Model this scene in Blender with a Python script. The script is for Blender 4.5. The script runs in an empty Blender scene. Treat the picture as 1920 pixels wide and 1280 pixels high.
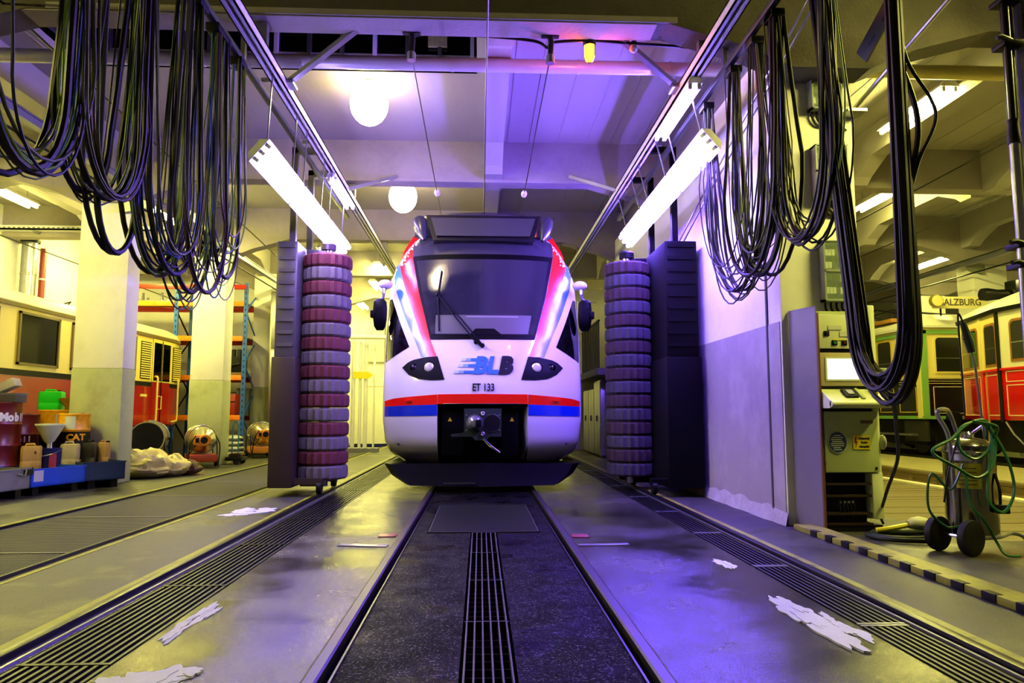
import bpy, bmesh, math, random
from mathutils import Vector, Matrix
random.seed(7)
SC = bpy.context.scene
COL = SC.collection
PI = math.pi
R = math.radians

# ------------------------------------------------------------------ camera, world, exposure
cam_d = bpy.data.cameras.new('camera')
cam = bpy.data.objects.new('camera', cam_d)
COL.objects.link(cam)
cam.location = (-0.04, 0.0, 1.1)
cam.rotation_euler = (R(90 + 5.711), 0, R(-2.533))
cam_d.sensor_width = 36
cam_d.lens = 1350 / 1920 * 36
cam_d.clip_end = 200
SC.camera = cam
wd = bpy.data.worlds.new('world')
SC.world = wd
wd.use_nodes = True
wd.node_tree.nodes['Background'].inputs[0].default_value = (0.05, 0.05, 0.09, 1)
wd.node_tree.nodes['Background'].inputs[1].default_value = 0.3
SC.view_settings.view_transform = 'Standard'
SC.view_settings.look = 'None'
SC.view_settings.gamma = 1.0
SC.view_settings.exposure = 0.0
SC.view_settings.use_curve_mapping = False
SC.cycles.max_bounces = 6
SC.cycles.diffuse_bounces = 3
SC.cycles.glossy_bounces = 3
SC.cycles.transmission_bounces = 4
SC.cycles.sample_clamp_indirect = 6
SC.cycles.caustics_reflective = False
SC.cycles.caustics_refractive = False

# strengths and colours of the lamps of the place (linear rgb)
VIOLET = (0.18, 0.09, 1.0)
VIOLET_WHITE = (0.44, 0.32, 1.0)
YELLOW = (1.0, 0.90, 0.20)
WARM = (1.0, 0.80, 0.42)
E_VIOLET = 320.0
E_VIOLET_WHITE = 105.0
E_YELLOW = 350.0
E_WARM = 42.0

# ------------------------------------------------------------------ materials
def lin(c):
    return tuple(((x + 0.055) / 1.055) ** 2.4 if x > 0.04045 else x / 12.92 for x in c)

MATS = {}
def mat(name, c, r=0.5, m=0.0, var=0.0, scale=3.0, bump=0.0, bscale=40.0, emit=None, es=0.0, coat=0.0, spec=None, alpha=None,
        trans=0.0, dirt=None, dscale=1.5, damt=0.5, rvar=0.0, stretch=None):
    if name in MATS:
        return MATS[name]
    M = bpy.data.materials.new(name)
    M.use_nodes = True
    nt = M.node_tree
    N, L = nt.nodes, nt.links
    b = N['Principled BSDF']
    col = lin(c) + (1,)
    b.inputs['Base Color'].default_value = col
    b.inputs['Roughness'].default_value = r
    b.inputs['Metallic'].default_value = m
    if coat:
        b.inputs['Coat Weight'].default_value = coat
        b.inputs['Coat Roughness'].default_value = 0.06
    if spec is not None: b.inputs['Specular IOR Level'].default_value = spec
    if alpha is not None: b.inputs['Alpha'].default_value = alpha
    if trans:
        b.inputs['Transmission Weight'].default_value = trans
    if emit:
        b.inputs['Emission Color'].default_value = tuple(emit) + (1,)
        b.inputs['Emission Strength'].default_value = es
    if var or bump or dirt or rvar:
        tc = N.new('ShaderNodeTexCoord')
        src = tc.outputs['Object']
        if stretch:
            mp = N.new('ShaderNodeMapping')
            mp.inputs['Scale'].default_value = stretch
            L.new(src, mp.inputs['Vector'])
            src = mp.outputs['Vector']
        out = None
        if var:
            n = N.new('ShaderNodeTexNoise')
            n.inputs['Scale'].default_value = scale
            n.inputs['Detail'].default_value = 6
            L.new(src, n.inputs['Vector'])
            mx = N.new('ShaderNodeMix'); mx.data_type = 'RGBA'
            mx.inputs[6].default_value = tuple(max(0, x * (1 - var)) for x in col[:3]) + (1,)
            mx.inputs[7].default_value = tuple(min(1, x * (1 + var)) for x in col[:3]) + (1,)
            L.new(n.outputs['Fac'], mx.inputs[0])
            out = mx.outputs[2]
            if rvar:
                mr = N.new('ShaderNodeMapRange')
                mr.inputs['From Min'].default_value = 0.35; mr.inputs['From Max'].default_value = 0.65
                mr.inputs['To Min'].default_value = max(0.02, r - rvar); mr.inputs['To Max'].default_value = min(1, r + rvar)
                L.new(n.outputs['Fac'], mr.inputs['Value'])
                L.new(mr.outputs['Result'], b.inputs['Roughness'])
        if dirt:
            n2 = N.new('ShaderNodeTexNoise')
            n2.inputs['Scale'].default_value = dscale
            n2.inputs['Detail'].default_value = 8
            n2.inputs['Roughness'].default_value = 0.65
            L.new(src, n2.inputs['Vector'])
            rp = N.new('ShaderNodeMapRange')
            rp.inputs['From Min'].default_value = 0.5; rp.inputs['From Max'].default_value = 0.68
            rp.inputs['To Min'].default_value = 0; rp.inputs['To Max'].default_value = damt
            L.new(n2.outputs['Fac'], rp.inputs['Value'])
            m2 = N.new('ShaderNodeMix'); m2.data_type = 'RGBA'
            m2.inputs[6].default_value = col
            m2.inputs[7].default_value = lin(dirt) + (1,)
            if out: L.new(out, m2.inputs[6])
            L.new(rp.outputs['Result'], m2.inputs[0])
            out = m2.outputs[2]
        if out:
            L.new(out, b.inputs['Base Color'])
        if bump:
            n3 = N.new('ShaderNodeTexNoise')
            n3.inputs['Scale'].default_value = bscale
            n3.inputs['Detail'].default_value = 4
            L.new(src, n3.inputs['Vector'])
            bp = N.new('ShaderNodeBump')
            bp.inputs['Strength'].default_value = bump
            bp.inputs['Distance'].default_value = 0.01
            L.new(n3.outputs['Fac'], bp.inputs['Height'])
            L.new(bp.outputs['Normal'], b.inputs['Normal'])
    MATS[name] = M
    return M

def wet_floor(name, dry, wet, pud_scale, lo, hi, r_wet, r_dry, bump, bscale, spec=0.5, ior=1.45):
    """Concrete or asphalt with a film of water in patches: the film darkens the base and makes it glossy."""
    M = bpy.data.materials.new(name); M.use_nodes = True
    nt = M.node_tree; N, L = nt.nodes, nt.links
    b = N['Principled BSDF']
    tc = N.new('ShaderNodeTexCoord')
    n = N.new('ShaderNodeTexNoise'); n.inputs['Scale'].default_value = pud_scale; n.inputs['Detail'].default_value = 7
    n.inputs['Roughness'].default_value = 0.6
    L.new(tc.outputs['Object'], n.inputs['Vector'])
    mr = N.new('ShaderNodeMapRange')
    mr.inputs['From Min'].default_value = lo; mr.inputs['From Max'].default_value = hi
    L.new(n.outputs['Fac'], mr.inputs['Value'])
    n2 = N.new('ShaderNodeTexNoise'); n2.inputs['Scale'].default_value = 9; n2.inputs['Detail'].default_value = 8
    L.new(tc.outputs['Object'], n2.inputs['Vector'])
    va = N.new('ShaderNodeMix'); va.data_type = 'RGBA'
    d = lin(dry)
    va.inputs[6].default_value = tuple(x * 0.6 for x in d) + (1,)
    va.inputs[7].default_value = tuple(x * 1.4 for x in d) + (1,)
    L.new(n2.outputs['Fac'], va.inputs[0])
    mx = N.new('ShaderNodeMix'); mx.data_type = 'RGBA'
    L.new(va.outputs[2], mx.inputs[6])
    mx.inputs[7].default_value = lin(wet) + (1,)
    L.new(mr.outputs['Result'], mx.inputs[0])
    L.new(mx.outputs[2], b.inputs['Base Color'])
    rr = N.new('ShaderNodeMapRange')
    rr.inputs['To Min'].default_value = r_dry; rr.inputs['To Max'].default_value = r_wet
    L.new(mr.outputs['Result'], rr.inputs['Value'])
    L.new(rr.outputs['Result'], b.inputs['Roughness'])
    b.inputs['Specular IOR Level'].default_value = spec
    b.inputs['IOR'].default_value = ior
    if ior < 1.3:
        g = N.new('ShaderNodeTexNoise'); g.inputs['Scale'].default_value = 85; g.inputs['Detail'].default_value = 2
        L.new(tc.outputs['Object'], g.inputs['Vector'])
        gm = N.new('ShaderNodeMapRange')
        gm.inputs['From Min'].default_value = 0.60; gm.inputs['From Max'].default_value = 0.66
        gm.inputs['To Min'].default_value = ior; gm.inputs['To Max'].default_value = 1.5
        L.new(g.outputs['Fac'], gm.inputs['Value'])
        L.new(gm.outputs['Result'], b.inputs['IOR'])
    n3 = N.new('ShaderNodeTexNoise'); n3.inputs['Scale'].default_value = bscale; n3.inputs['Detail'].default_value = 3
    L.new(tc.outputs['Object'], n3.inputs['Vector'])
    inv = N.new('ShaderNodeMapRange')
    inv.inputs['To Min'].default_value = bump; inv.inputs['To Max'].default_value = bump * 0.25
    L.new(mr.outputs['Result'], inv.inputs['Value'])
    bp = N.new('ShaderNodeBump'); bp.inputs['Distance'].default_value = 0.01
    L.new(inv.outputs['Result'], bp.inputs['Strength'])
    L.new(n3.outputs['Fac'], bp.inputs['Height'])
    L.new(bp.outputs['Normal'], b.inputs['Normal'])
    MATS[name] = M
    return M

# ------------------------------------------------------------------ mesh helpers
def cr(pts, n=8, closed=False):
    """Catmull-Rom through the points."""
    P = [Vector(p) for p in pts]
    out = []
    m = len(P)
    segs = m if closed else m - 1
    for i in range(segs):
        if closed:
            p0, p1, p2, p3 = P[(i - 1) % m], P[i], P[(i + 1) % m], P[(i + 2) % m]
        else:
            p0, p1, p2, p3 = P[max(i - 1, 0)], P[i], P[i + 1], P[min(i + 2, m - 1)]
        for k in range(n):
            t = k / n
            out.append(0.5 * ((2 * p1) + (p2 - p0) * t + (2 * p0 - 5 * p1 + 4 * p2 - p3) * t * t + (3 * p1 - p0 - 3 * p2 + p3) * t ** 3))
    if not closed:
        out.append(P[-1])
    return out

class MB:
    def __init__(s):
        s.v, s.f = [], []
    def add(s, vs, fs):
        o = len(s.v)
        s.v += [tuple(v) for v in vs]
        s.f += [tuple(i + o for i in f) for f in fs]
        return s
    def box(s, x0, x1, y0, y1, z0, z1, bev=0.0):
        if bev <= 0:
            return s.add([(x0, y0, z0), (x1, y0, z0), (x1, y1, z0), (x0, y1, z0), (x0, y0, z1), (x1, y0, z1), (x1, y1, z1), (x0, y1, z1)],
                         [(0, 3, 2, 1), (4, 5, 6, 7), (0, 1, 5, 4), (1, 2, 6, 5), (2, 3, 7, 6), (3, 0, 4, 7)])
        bm = bmesh.new()
        bmesh.ops.create_cube(bm, size=1.0)
        for v in bm.verts:
            v.co = Vector(((x0 + x1) / 2 + v.co.x * (x1 - x0), (y0 + y1) / 2 + v.co.y * (y1 - y0), (z0 + z1) / 2 + v.co.z * (z1 - z0)))
        bmesh.ops.bevel(bm, geom=bm.edges[:], offset=bev, segments=2, profile=0.6, affect='EDGES')
        bm.verts.index_update()
        s.add([v.co[:] for v in bm.verts], [[v.index for v in f.verts] for f in bm.faces])
        bm.free()
        return s
    def beam(s, p0, p1, w, h, up=(0, 0, 1)):
        """rectangular bar between two points"""
        p0, p1 = Vector(p0), Vector(p1)
        d = (p1 - p0).normalized()
        up = Vector(up)
        if abs(d.dot(up)) > 0.98: up = Vector((1, 0, 0))
        a = d.cross(up).normalized(); b = a.cross(d).normalized()
        vs = []
        for p in (p0, p1):
            for (i, j) in ((-1, -1), (1, -1), (1, 1), (-1, 1)):
                vs.append(p + a * (i * w / 2) + b * (j * h / 2))
        return s.add(vs, [(3, 2, 1, 0), (4, 5, 6, 7), (0, 1, 5, 4), (1, 2, 6, 5), (2, 3, 7, 6), (3, 0, 4, 7)])
    def tube(s, pts, r, n=8, closed=False, caps=True):
        P = [Vector(p) for p in pts]
        m = len(P)
        rr = r if isinstance(r, (list, tuple)) else [r] * m
        T = []
        for i in range(m):
            if closed: t = P[(i + 1) % m] - P[(i - 1) % m]
            else: t = P[min(i + 1, m - 1)] - P[max(i - 1, 0)]
            T.append(t.normalized() if t.length > 1e-9 else Vector((0, 0, 1)))
        a = T[0].orthogonal().normalized()
        vs, fs = [], []
        for i in range(m):
            a = (a - T[i] * a.dot(T[i]))
            a = a.normalized() if a.length > 1e-6 else T[i].orthogonal().normalized()
            b = T[i].cross(a)
            for k in range(n):
                an = 2 * PI * k / n
                vs.append(P[i] + (a * math.cos(an) + b * math.sin(an)) * rr[i])
        for i in range(m if closed else m - 1):
            j = (i + 1) % m
            for k in range(n):
                fs.append((i * n + k, i * n + (k + 1) % n, j * n + (k + 1) % n, j * n + k))
        if caps and not closed:
            fs.append(tuple(range(n - 1, -1, -1)))
            fs.append(tuple((m - 1) * n + k for k in range(n)))
        return s.add(vs, fs)
    def cyl(s, p0, p1, r0, r1=None, n=16):
        return s.tube([p0, p1], [r0, r0 if r1 is None else r1], n)
    def lathe(s, prof, o=(0, 0, 0), n=24, axis='z'):
        """profile of (radius, along) turned about an axis through o"""
        o = Vector(o)
        vs, fs = [], []
        m = len(prof)
        for (r, h) in prof:
            for k in range(n):
                an = 2 * PI * k / n
                c, q = r * math.cos(an), r * math.sin(an)
                if axis == 'z': v = (c, q, h)
                elif axis == 'y': v = (-c, h, q)
                else: v = (h, c, q)
                vs.append(o + Vector(v))
        for i in range(m - 1):
            for k in range(n):
                fs.append((i * n + k, i * n + (k + 1) % n, (i + 1) * n + (k + 1) % n, (i + 1) * n + k))
        if prof[0][0] > 1e-5: fs.append(tuple(range(n - 1, -1, -1)))
        if prof[-1][0] > 1e-5: fs.append(tuple((m - 1) * n + k for k in range(n)))
        return s.add(vs, fs)
    def prism(s, poly, a, b, plane='xz'):
        """polygon in a plane, extruded from a to b along the third axis"""
        n = len(poly)
        vs = []
        for t in (a, b):
            for (p, q) in poly:
                vs.append((p, t, q) if plane == 'xz' else (t, p, q) if plane == 'yz' else (p, q, t))
        fs = [tuple(range(n)), tuple(range(2 * n - 1, n - 1, -1))]
        for i in range(n):
            j = (i + 1) % n
            fs.append((i, i + n, j + n, j))
        return s.add(vs, fs)
    def loft(s, rings, caps=True):
        n = len(rings[0])
        vs = [p for r in rings for p in r]
        fs = []
        for i in range(len(rings) - 1):
            for k in range(n):
                fs.append((i * n + k, i * n + (k + 1) % n, (i + 1) * n + (k + 1) % n, (i + 1) * n + k))
        if caps:
            fs.append(tuple(range(n - 1, -1, -1)))
            fs.append(tuple((len(rings) - 1) * n + k for k in range(n)))
        return s.add(vs, fs)
    def sheet(s, grid):
        """grid[i][j] of points -> quads"""
        m, n = len(grid), len(grid[0])
        vs = [p for row in grid for p in row]
        fs = [(i * n + j, i * n + j + 1, (i + 1) * n + j + 1, (i + 1) * n + j) for i in range(m - 1) for j in range(n - 1)]
        return s.add(vs, fs)
    def ball(s, o, r, n=12, sc=(1, 1, 1)):
        prof = [(math.sin(PI * i / n) * r, -math.cos(PI * i / n) * r) for i in range(n + 1)]
        k = len(s.v)
        s.lathe(prof, (0, 0, 0), 2 * n)
        for i in range(k, len(s.v)):
            v = s.v[i]
            s.v[i] = (o[0] + v[0] * sc[0], o[1] + v[1] * sc[1], o[2] + v[2] * sc[2])
        return s
    def shift(s, dx=0, dy=0, dz=0):
        s.v = [(a + dx, b + dy, c + dz) for a, b, c in s.v]
        return s
    def xf(s, M):
        s.v = [tuple(M @ Vector(v)) for v in s.v]
        return s
    def build(s, name, m, parent=None, world=False, smooth=True, solid=0.0, ang=0.6):
        me = bpy.data.meshes.new(name)
        vs = s.v
        if world and parent is not None:
            o = root_loc(parent)
            vs = [(a - o[0], b - o[1], c - o[2]) for a, b, c in vs]
        me.from_pydata(vs, [], s.f)
        bm = bmesh.new(); bm.from_mesh(me)
        bmesh.ops.remove_doubles(bm, verts=bm.verts, dist=1e-5)
        bmesh.ops.recalc_face_normals(bm, faces=bm.faces)
        bm.to_mesh(me); bm.free()
        me.materials.append(m)
        if smooth:
            me.shade_smooth()
            me.set_sharp_from_angle(angle=ang)
        ob = bpy.data.objects.new(name, me)
        COL.objects.link(ob)
        if parent is not None: ob.parent = parent
        if solid:
            md = ob.modifiers.new('thickness', 'SOLIDIFY'); md.thickness = solid; md.offset = 0
        return ob

def root_loc(o):
    v = Vector((0, 0, 0))
    while o is not None:
        v += o.location; o = o.parent
    return v

def tag(o, label, cat, group=None, kind=None):
    o['label'] = label; o['category'] = cat
    if group: o['group'] = group
    if kind: o['kind'] = kind
    return o

def thing(name, label, cat, loc=(0, 0, 0), rz=0.0, group=None):
    o = bpy.data.objects.new(name, None)
    o.empty_display_size = 0.1
    COL.objects.link(o)
    o.location = loc; o.rotation_euler = (0, 0, rz)
    return tag(o, label, cat, group)

def struct(name, mb, m, parent=None, **k):
    o = mb.build(name, m, parent, **k)
    if parent is None: o['kind'] = 'structure'
    return o

def dup(root, loc, rz=0.0, label=None, group=None, rot=None):
    """copy a thing with its parts and their sub-parts"""
    r = root.copy(); COL.objects.link(r)
    r.location = loc
    r.rotation_euler = rot if rot else (0, 0, rz)
    if label: r['label'] = label
    if group: r['group'] = group
    for ch in list(root.children):
        c = ch.copy(); COL.objects.link(c); c.parent = r
        for g in ch.children:
            d = g.copy(); COL.objects.link(d); d.parent = c
    return r

ORD = ['nearest', 'second', 'third', 'fourth', 'fifth', 'sixth', 'seventh', 'eighth', 'ninth', 'tenth', 'eleventh', 'twelfth']

def text(name, body, m, parent, loc, size, rot=(PI / 2, 0, 0), extrude=0.002, bold=0.0, shear=0.0, align='CENTER', sx=1.0):
    cu = bpy.data.curves.new(name, 'FONT')
    cu.body = body; cu.size = size; cu.extrude = extrude; cu.offset = bold; cu.shear = shear
    cu.align_x = align; cu.align_y = 'CENTER'
    cu.resolution_u = 3
    cu.materials.append(m)
    tmp = bpy.data.objects.new(name, cu)
    COL.objects.link(tmp)
    dg = bpy.context.evaluated_depsgraph_get()
    me = bpy.data.meshes.new_from_object(tmp.evaluated_get(dg))
    bpy.data.objects.remove(tmp)
    ob = bpy.data.objects.new(name, me)
    COL.objects.link(ob)
    ob.parent = parent
    ob.location = loc; ob.rotation_euler = rot; ob.scale = (sx, 1, 1)
    return ob
# ------------------------------------------------------------------ material library
concrete = mat('concrete', (0.62, 0.61, 0.60), 0.85, var=0.25, scale=2.5, bump=0.35, bscale=25, dirt=(0.35, 0.33, 0.32), damt=0.35)
ceil_m = mat('ceiling_paint', (0.58, 0.56, 0.54), 0.8, var=0.14, scale=1.5, bump=0.3, bscale=14, stretch=(1, 0.25, 1), dirt=(0.5, 0.47, 0.45), damt=0.3)
dark_conc_m = mat('dark_rough_concrete', (0.27, 0.25, 0.23), 0.9, var=0.4, scale=4, bump=0.9, bscale=30)  # darker, rougher concrete of the near beams and near ceiling
beam_m = mat('beam_concrete', (0.55, 0.52, 0.51), 0.85, var=0.25, scale=3, bump=0.5, bscale=22, dirt=(0.34, 0.32, 0.3), damt=0.4)
wall_w = mat('wall_white', (0.86, 0.86, 0.84), 0.6, var=0.08, scale=2, bump=0.12, bscale=18, dirt=(0.7, 0.68, 0.62), damt=0.25)
wall_g = mat('wall_dado', (0.55, 0.52, 0.55), 0.55, var=0.16, scale=2.2, bump=0.2, bscale=20, dirt=(0.72, 0.7, 0.7), damt=0.35)
pil_w = mat('pillar_white', (0.9, 0.9, 0.87), 0.7, var=0.06, scale=3, bump=0.15, bscale=14, dirt=(0.7, 0.68, 0.55), damt=0.25)
pil_g = mat('pillar_green_grey', (0.66, 0.69, 0.52), 0.7, var=0.14, scale=3, bump=0.15, bscale=16, dirt=(0.42, 0.42, 0.3), damt=0.5)
floor_m = wet_floor('wet_concrete', (0.22, 0.22, 0.19), (0.09, 0.09, 0.085), 0.7, 0.36, 0.66, 0.09, 0.30, 0.5, 120)
floor_dry = wet_floor('damp_concrete', (0.19, 0.19, 0.155), (0.10, 0.10, 0.085), 0.8, 0.52, 0.66, 0.28, 0.55, 0.4, 70)
bed_m = wet_floor('wet_black_asphalt', (0.03, 0.03, 0.03), (0.008, 0.008, 0.009), 2.2, 0.40, 0.62, 0.25, 0.5, 1.5, 110, 0.5, 1.08)
steel_dk = mat('dark_steel', (0.16, 0.16, 0.17), 0.35, 0.8, var=0.3, scale=8)
grate_m = mat('grating_steel', (0.07, 0.07, 0.08), 0.42, 0.6)
mesh_m = mat('walkway_grating_steel', (0.42, 0.42, 0.38), 0.5, 0.4)
rail_m = mat('rail_steel', (0.20, 0.19, 0.18), 0.42, 0.8, var=0.35, scale=6, dirt=(0.3, 0.22, 0.12), damt=0.5)
rail_blk = mat('rail_dark', (0.03, 0.03, 0.035), 0.35, 0.5)
black_m = mat('black_paint', (0.015, 0.015, 0.017), 0.5, spec=0.2)
pit_m = mat('pit_black', (0.015, 0.015, 0.015), 0.8)
yel_line = mat('yellow_line_paint', (0.50, 0.52, 0.04), 0.5, var=0.25, scale=10, dirt=(0.22, 0.22, 0.17), dscale=5, damt=0.95)
white_steel = mat('white_painted_steel', (0.86, 0.86, 0.88), 0.35, 0.0, var=0.08, scale=6)
galv = mat('galvanised_steel', (0.60, 0.60, 0.62), 0.3, 0.85, var=0.2, scale=9)
chrome = mat('bright_steel', (0.75, 0.75, 0.76), 0.15, 1.0)
wood_m = mat('worn_plank_wood', (0.42, 0.38, 0.27), 0.75, var=0.35, scale=4, stretch=(0.5, 6, 1), bump=0.3, bscale=30)
glass_dk = mat('dark_glass', (0.012, 0.012, 0.018), 0.04, 0.0, coat=0.5)
tube_v = mat('violet_tube', (0.9, 0.9, 1.0), 0.4, emit=VIOLET, es=E_VIOLET)
tube_w = mat('violet_white_tube', (0.9, 0.9, 1.0), 0.4, emit=VIOLET_WHITE, es=E_VIOLET_WHITE)
tube_y = mat('yellow_white_tube', (1, 1, 0.9), 0.4, emit=YELLOW, es=E_YELLOW)
globe_m = mat('opal_globe', (1, 0.98, 0.9), 0.3, emit=WARM, es=E_WARM)
rubber = mat('black_rubber', (0.02, 0.02, 0.022), 0.6, spec=0.2)

# ------------------------------------------------------------------ floor
Y0, Y1 = -2.5, 27.0
fl = MB()
T = -0.02
for x0, x1, y0, y1 in ((-2.09, -2.07, Y0, Y1), (-1.65, -0.77, Y0, Y1), (0.77, 1.93, Y0, Y1)):
    fl.box(x0, x1, y0, y1, -0.4, 0)
floor = struct('floor', fl, floor_m)
fd = MB()
for x0, x1, y0, y1 in ((-10.6, -4.57, Y0, Y1), (-3.22, -2.09, Y0, Y1), (2.21, 4.3, Y0, Y1), (4.3, 16.2, Y0, 6.2), (7.05, 16.2, 6.2, Y1), (4.3, 7.05, 13.0, Y1)):
    fd.box(x0, x1, y0, y1, -0.4, 0)
fd.build('dry_slab', floor_dry, floor)
MB().box(-10.6, 16.2, Y0, Y1, -0.5, -0.4).build('under_slab', pit_m, floor)
tb = MB()
for x0, x1, y0, y1 in ((-0.65, -0.53, Y0, Y1), (0.53, 0.65, Y0, Y1), (-0.53, -0.125, Y0, 6.84), (0.125, 0.53, Y0, 6.84), (-0.53, 0.53, 8.9, Y1)):
    tb.box(x0, x1, y0, y1, -0.39, -0.005)
tb.build('track_bed', bed_m, floor)
for a, b in ((-2.31, -2.21), (-3.2, -3.12), (-4.76, -4.68), (2.33, 2.42)):
    MB().box(a, b, 1.0, 26.0, 0, 0.004).build('yellow_line', yel_line, floor)
# embedded running rails with their flangeways
for sx in (-1, 1):
    m = MB()
    m.prism([(sx * 0.70, -0.15), (sx * 0.70, 0.012), (sx * 0.71, 0.02), (sx * 0.755, 0.02), (sx * 0.77, 0.008), (sx * 0.77, -0.15)], Y0, Y1)
    m.build('running_rail', rail_m, floor)
    m = MB(); m.box(min(sx * 0.65, sx * 0.66), max(sx * 0.65, sx * 0.66), Y0, Y1, -0.15, 0.004)
    m.build('guard_edge', rail_blk, floor)
# rails of the washing gantry
for x in (-2.175, 2.27):
    MB().box(x - 0.03, x + 0.03, Y0, 24, 0, 0.035, 0.006).build('gantry_rail', rail_blk, floor)
MB().box(-2.105, -2.09, Y0, 24, 0, 0.012).build('edge_angle', galv, floor)
MB().box(2.21, 2.225, Y0, 24, 0, 0.012).build('edge_angle', galv, floor)
MB().box(-4.6, -4.57, Y0, 24, 0, 0.03).build('edge_angle', rail_blk, floor)
MB().box(-3.22, -3.19, Y0, 24, 0, 0.03).build('edge_angle', rail_blk, floor)
# planked strip of the right hall
pm = None
for k in range(27):
    y = 6.2 + k * 0.252
    if pm is None:
        pm = MB().box(-1.375, 1.375, 0.0, 0.242, -0.06, 0, 0.004).build('plank', wood_m, floor)
        o = pm
    else:
        o = pm.copy(); COL.objects.link(o)
    o.location = (5.675, y, random.uniform(-0.006, 0.004))
# raised track slab of the right hall: slab, pale kerb strip, rail, rail clamps
slab = MB().box(7.05, 9.0, 3.0, 24, -0.02, 0.2, 0.01)
ts = struct('trim_1', slab, mat('slab_yellow_grey', (0.58, 0.56, 0.40), 0.7, var=0.2, scale=3, bump=0.3))
MB().box(6.7, 6.86, 3, 24, -0.02, 0.03, 0.01).build('pale_strip', mat('pale_strip', (0.85, 0.83, 0.74), 0.6, var=0.1), ts)
MB().prism([(6.88, 0), (7.04, 0), (7.0, 0.03), (6.975, 0.05), (6.975, 0.13), (7.0, 0.15), (7.0, 0.19), (6.92, 0.19), (6.92, 0.15), (6.945, 0.13), (6.945, 0.05), (6.92, 0.03)], 3, 24).build('track_rail', mat('rusty_rail', (0.45, 0.38, 0.24), 0.5, 0.4, var=0.3), ts)
for k in range(16):
    m = MB().box(6.86, 6.94, -0.05, 0.05, 0.0, 0.06, 0.01); m.cyl((6.885, 0, 0.05), (6.885, 0, 0.1), 0.018, n=6)
    o = m.build('rail_clamp', galv if False else mat('clamp_rust', (0.4, 0.34, 0.22), 0.6, 0.3), ts); o.location = (0, 6.5 + k * 0.62, 0)
# hazard kerb
kb = tag(thing('hazard_kerb', 'low worn yellow kerb with black blocks running toward the control cabinet', 'kerb', (3.06, 4.6, 0)), 'low worn yellow kerb with black blocks running toward the control cabinet', 'kerb')
MB().box(-0.1, 0.1, -2.2, 2.3, 0, 0.05, 0.008).build('kerb_body', mat('kerb_yellow', (0.50, 0.50, 0.06), 0.55, var=0.25, scale=8, dirt=(0.35, 0.34, 0.25), dscale=6, damt=0.9), kb)
for k in range(15):
    y = -2.1 + k * 0.28
    MB().box(-0.108, -0.055, y, y + 0.12, 0.004, 0.054, 0.004).build('black_block', black_m, kb)

# ------------------------------------------------------------------ drain gratings
def bars_section(name, label, group, xs, w, y0, ln, cross, depth=0.05, m=grate_m, cm=None):
    t = thing(name, label, 'grating', ((xs[0] + xs[-1]) / 2, y0, 0), 0, group)
    cx = (xs[0] + xs[-1]) / 2
    for x in xs:
        MB().box(x - cx - w / 2, x - cx + w / 2, 0.004, ln - 0.004, -depth, 0.002).build('bar', m, t)
    for y in cross:
        MB().box(xs[0] - cx - 0.012, xs[-1] - cx + 0.012, y - 0.012, y + 0.012, -depth, 0.004).build('cross_bar', cm or galv, t)
    return t
xs = [-2.05 + 0.38 / 9 * k for k in range(10)]
g0 = bars_section('drain_grating', 'black slotted drain grating in the left channel, nearest section from the viewer', 'left channel drain gratings', xs, 0.017, 1.9, 1.46, [0.015], cm=grate_m)
for k in range(1, 10): dup(g0, (g0.location.x, 1.9 + 1.46 * k, 0), 0, 'black slotted drain grating in the left channel, %s section from the viewer' % ORD[k])
xs = [1.955 + 0.23 / 6 * k for k in range(7)]
g1 = bars_section('drain_grating', 'black slotted drain grating in the right channel, nearest section from the viewer', 'right channel drain gratings', xs, 0.016, 2.35, 1.46, [0.015, 1.44])
for k in range(1, 10): dup(g1, (g1.location.x, 2.35 + 1.46 * k, 0), 0, 'black slotted drain grating in the right channel, %s section from the viewer' % ORD[k])
xs = [-0.105 + 0.21 / 5 * k for k in range(6)]
light_bar = mat('grating_light_edge', (0.42, 0.42, 0.44), 0.35, 0.8)
def centre_grate():
    t = thing('drain_grating', 'narrow slotted drain grating between the rails, nearest section from the viewer', 'grating', (0, 1.1, 0), 0, 'centre drain gratings between the rails')
    for x in xs:
        MB().box(x - 0.004, x + 0.004, 0.004, 0.95, -0.05, 0.002).build('bar', light_bar, t)
    for k in range(9):
        MB().box(-0.115, 0.115, 0.05 + k * 0.105, 0.06 + k * 0.105, -0.09, -0.05).build('cross_bar', pit_m, t)
    MB().box(-0.118, 0.118, 0.94, 0.955, -0.05, 0.001).build('end_bar', grate_m, t)
    return t
g2 = centre_grate()
for k in range(1, 6): dup(g2, (0, 1.1 + 0.957 * k, 0), 0, 'narrow slotted drain grating between the rails, %s section from the viewer' % ORD[k])
def mesh_grate(name, label, x0, x1, y0, y1, px, py, m, group=None):
    t = thing(name, label, 'grating', ((x0 + x1) / 2, (y0 + y1) / 2, 0), 0, group)
    hw, hl = (x1 - x0) / 2, (y1 - y0) / 2
    f = MB()
    f.box(-hw, hw, -hl, -hl + 0.012, -0.04, 0.004); f.box(-hw, hw, hl - 0.012, hl, -0.04, 0.004)
    f.box(-hw, -hw + 0.012, -hl, hl, -0.04, 0.004); f.box(hw - 0.012, hw, -hl, hl, -0.04, 0.004)
    f.build('grating_frame', m, t)
    b = MB()
    n = int((x1 - x0) / px)
    for k in range(1, n): b.box(-hw + k * px - 0.004, -hw + k * px + 0.004, -hl, hl, -0.035, -0.004)
    n = int((y1 - y0) / py)
    for k in range(1, n): b.box(-hw, hw, -hl + k * py - 0.006, -hl + k * py + 0.006, -0.03, 0.002)
    o = b.build('grating_bars', m, t, smooth=False); o['kind'] = 'stuff'
    return t
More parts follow.
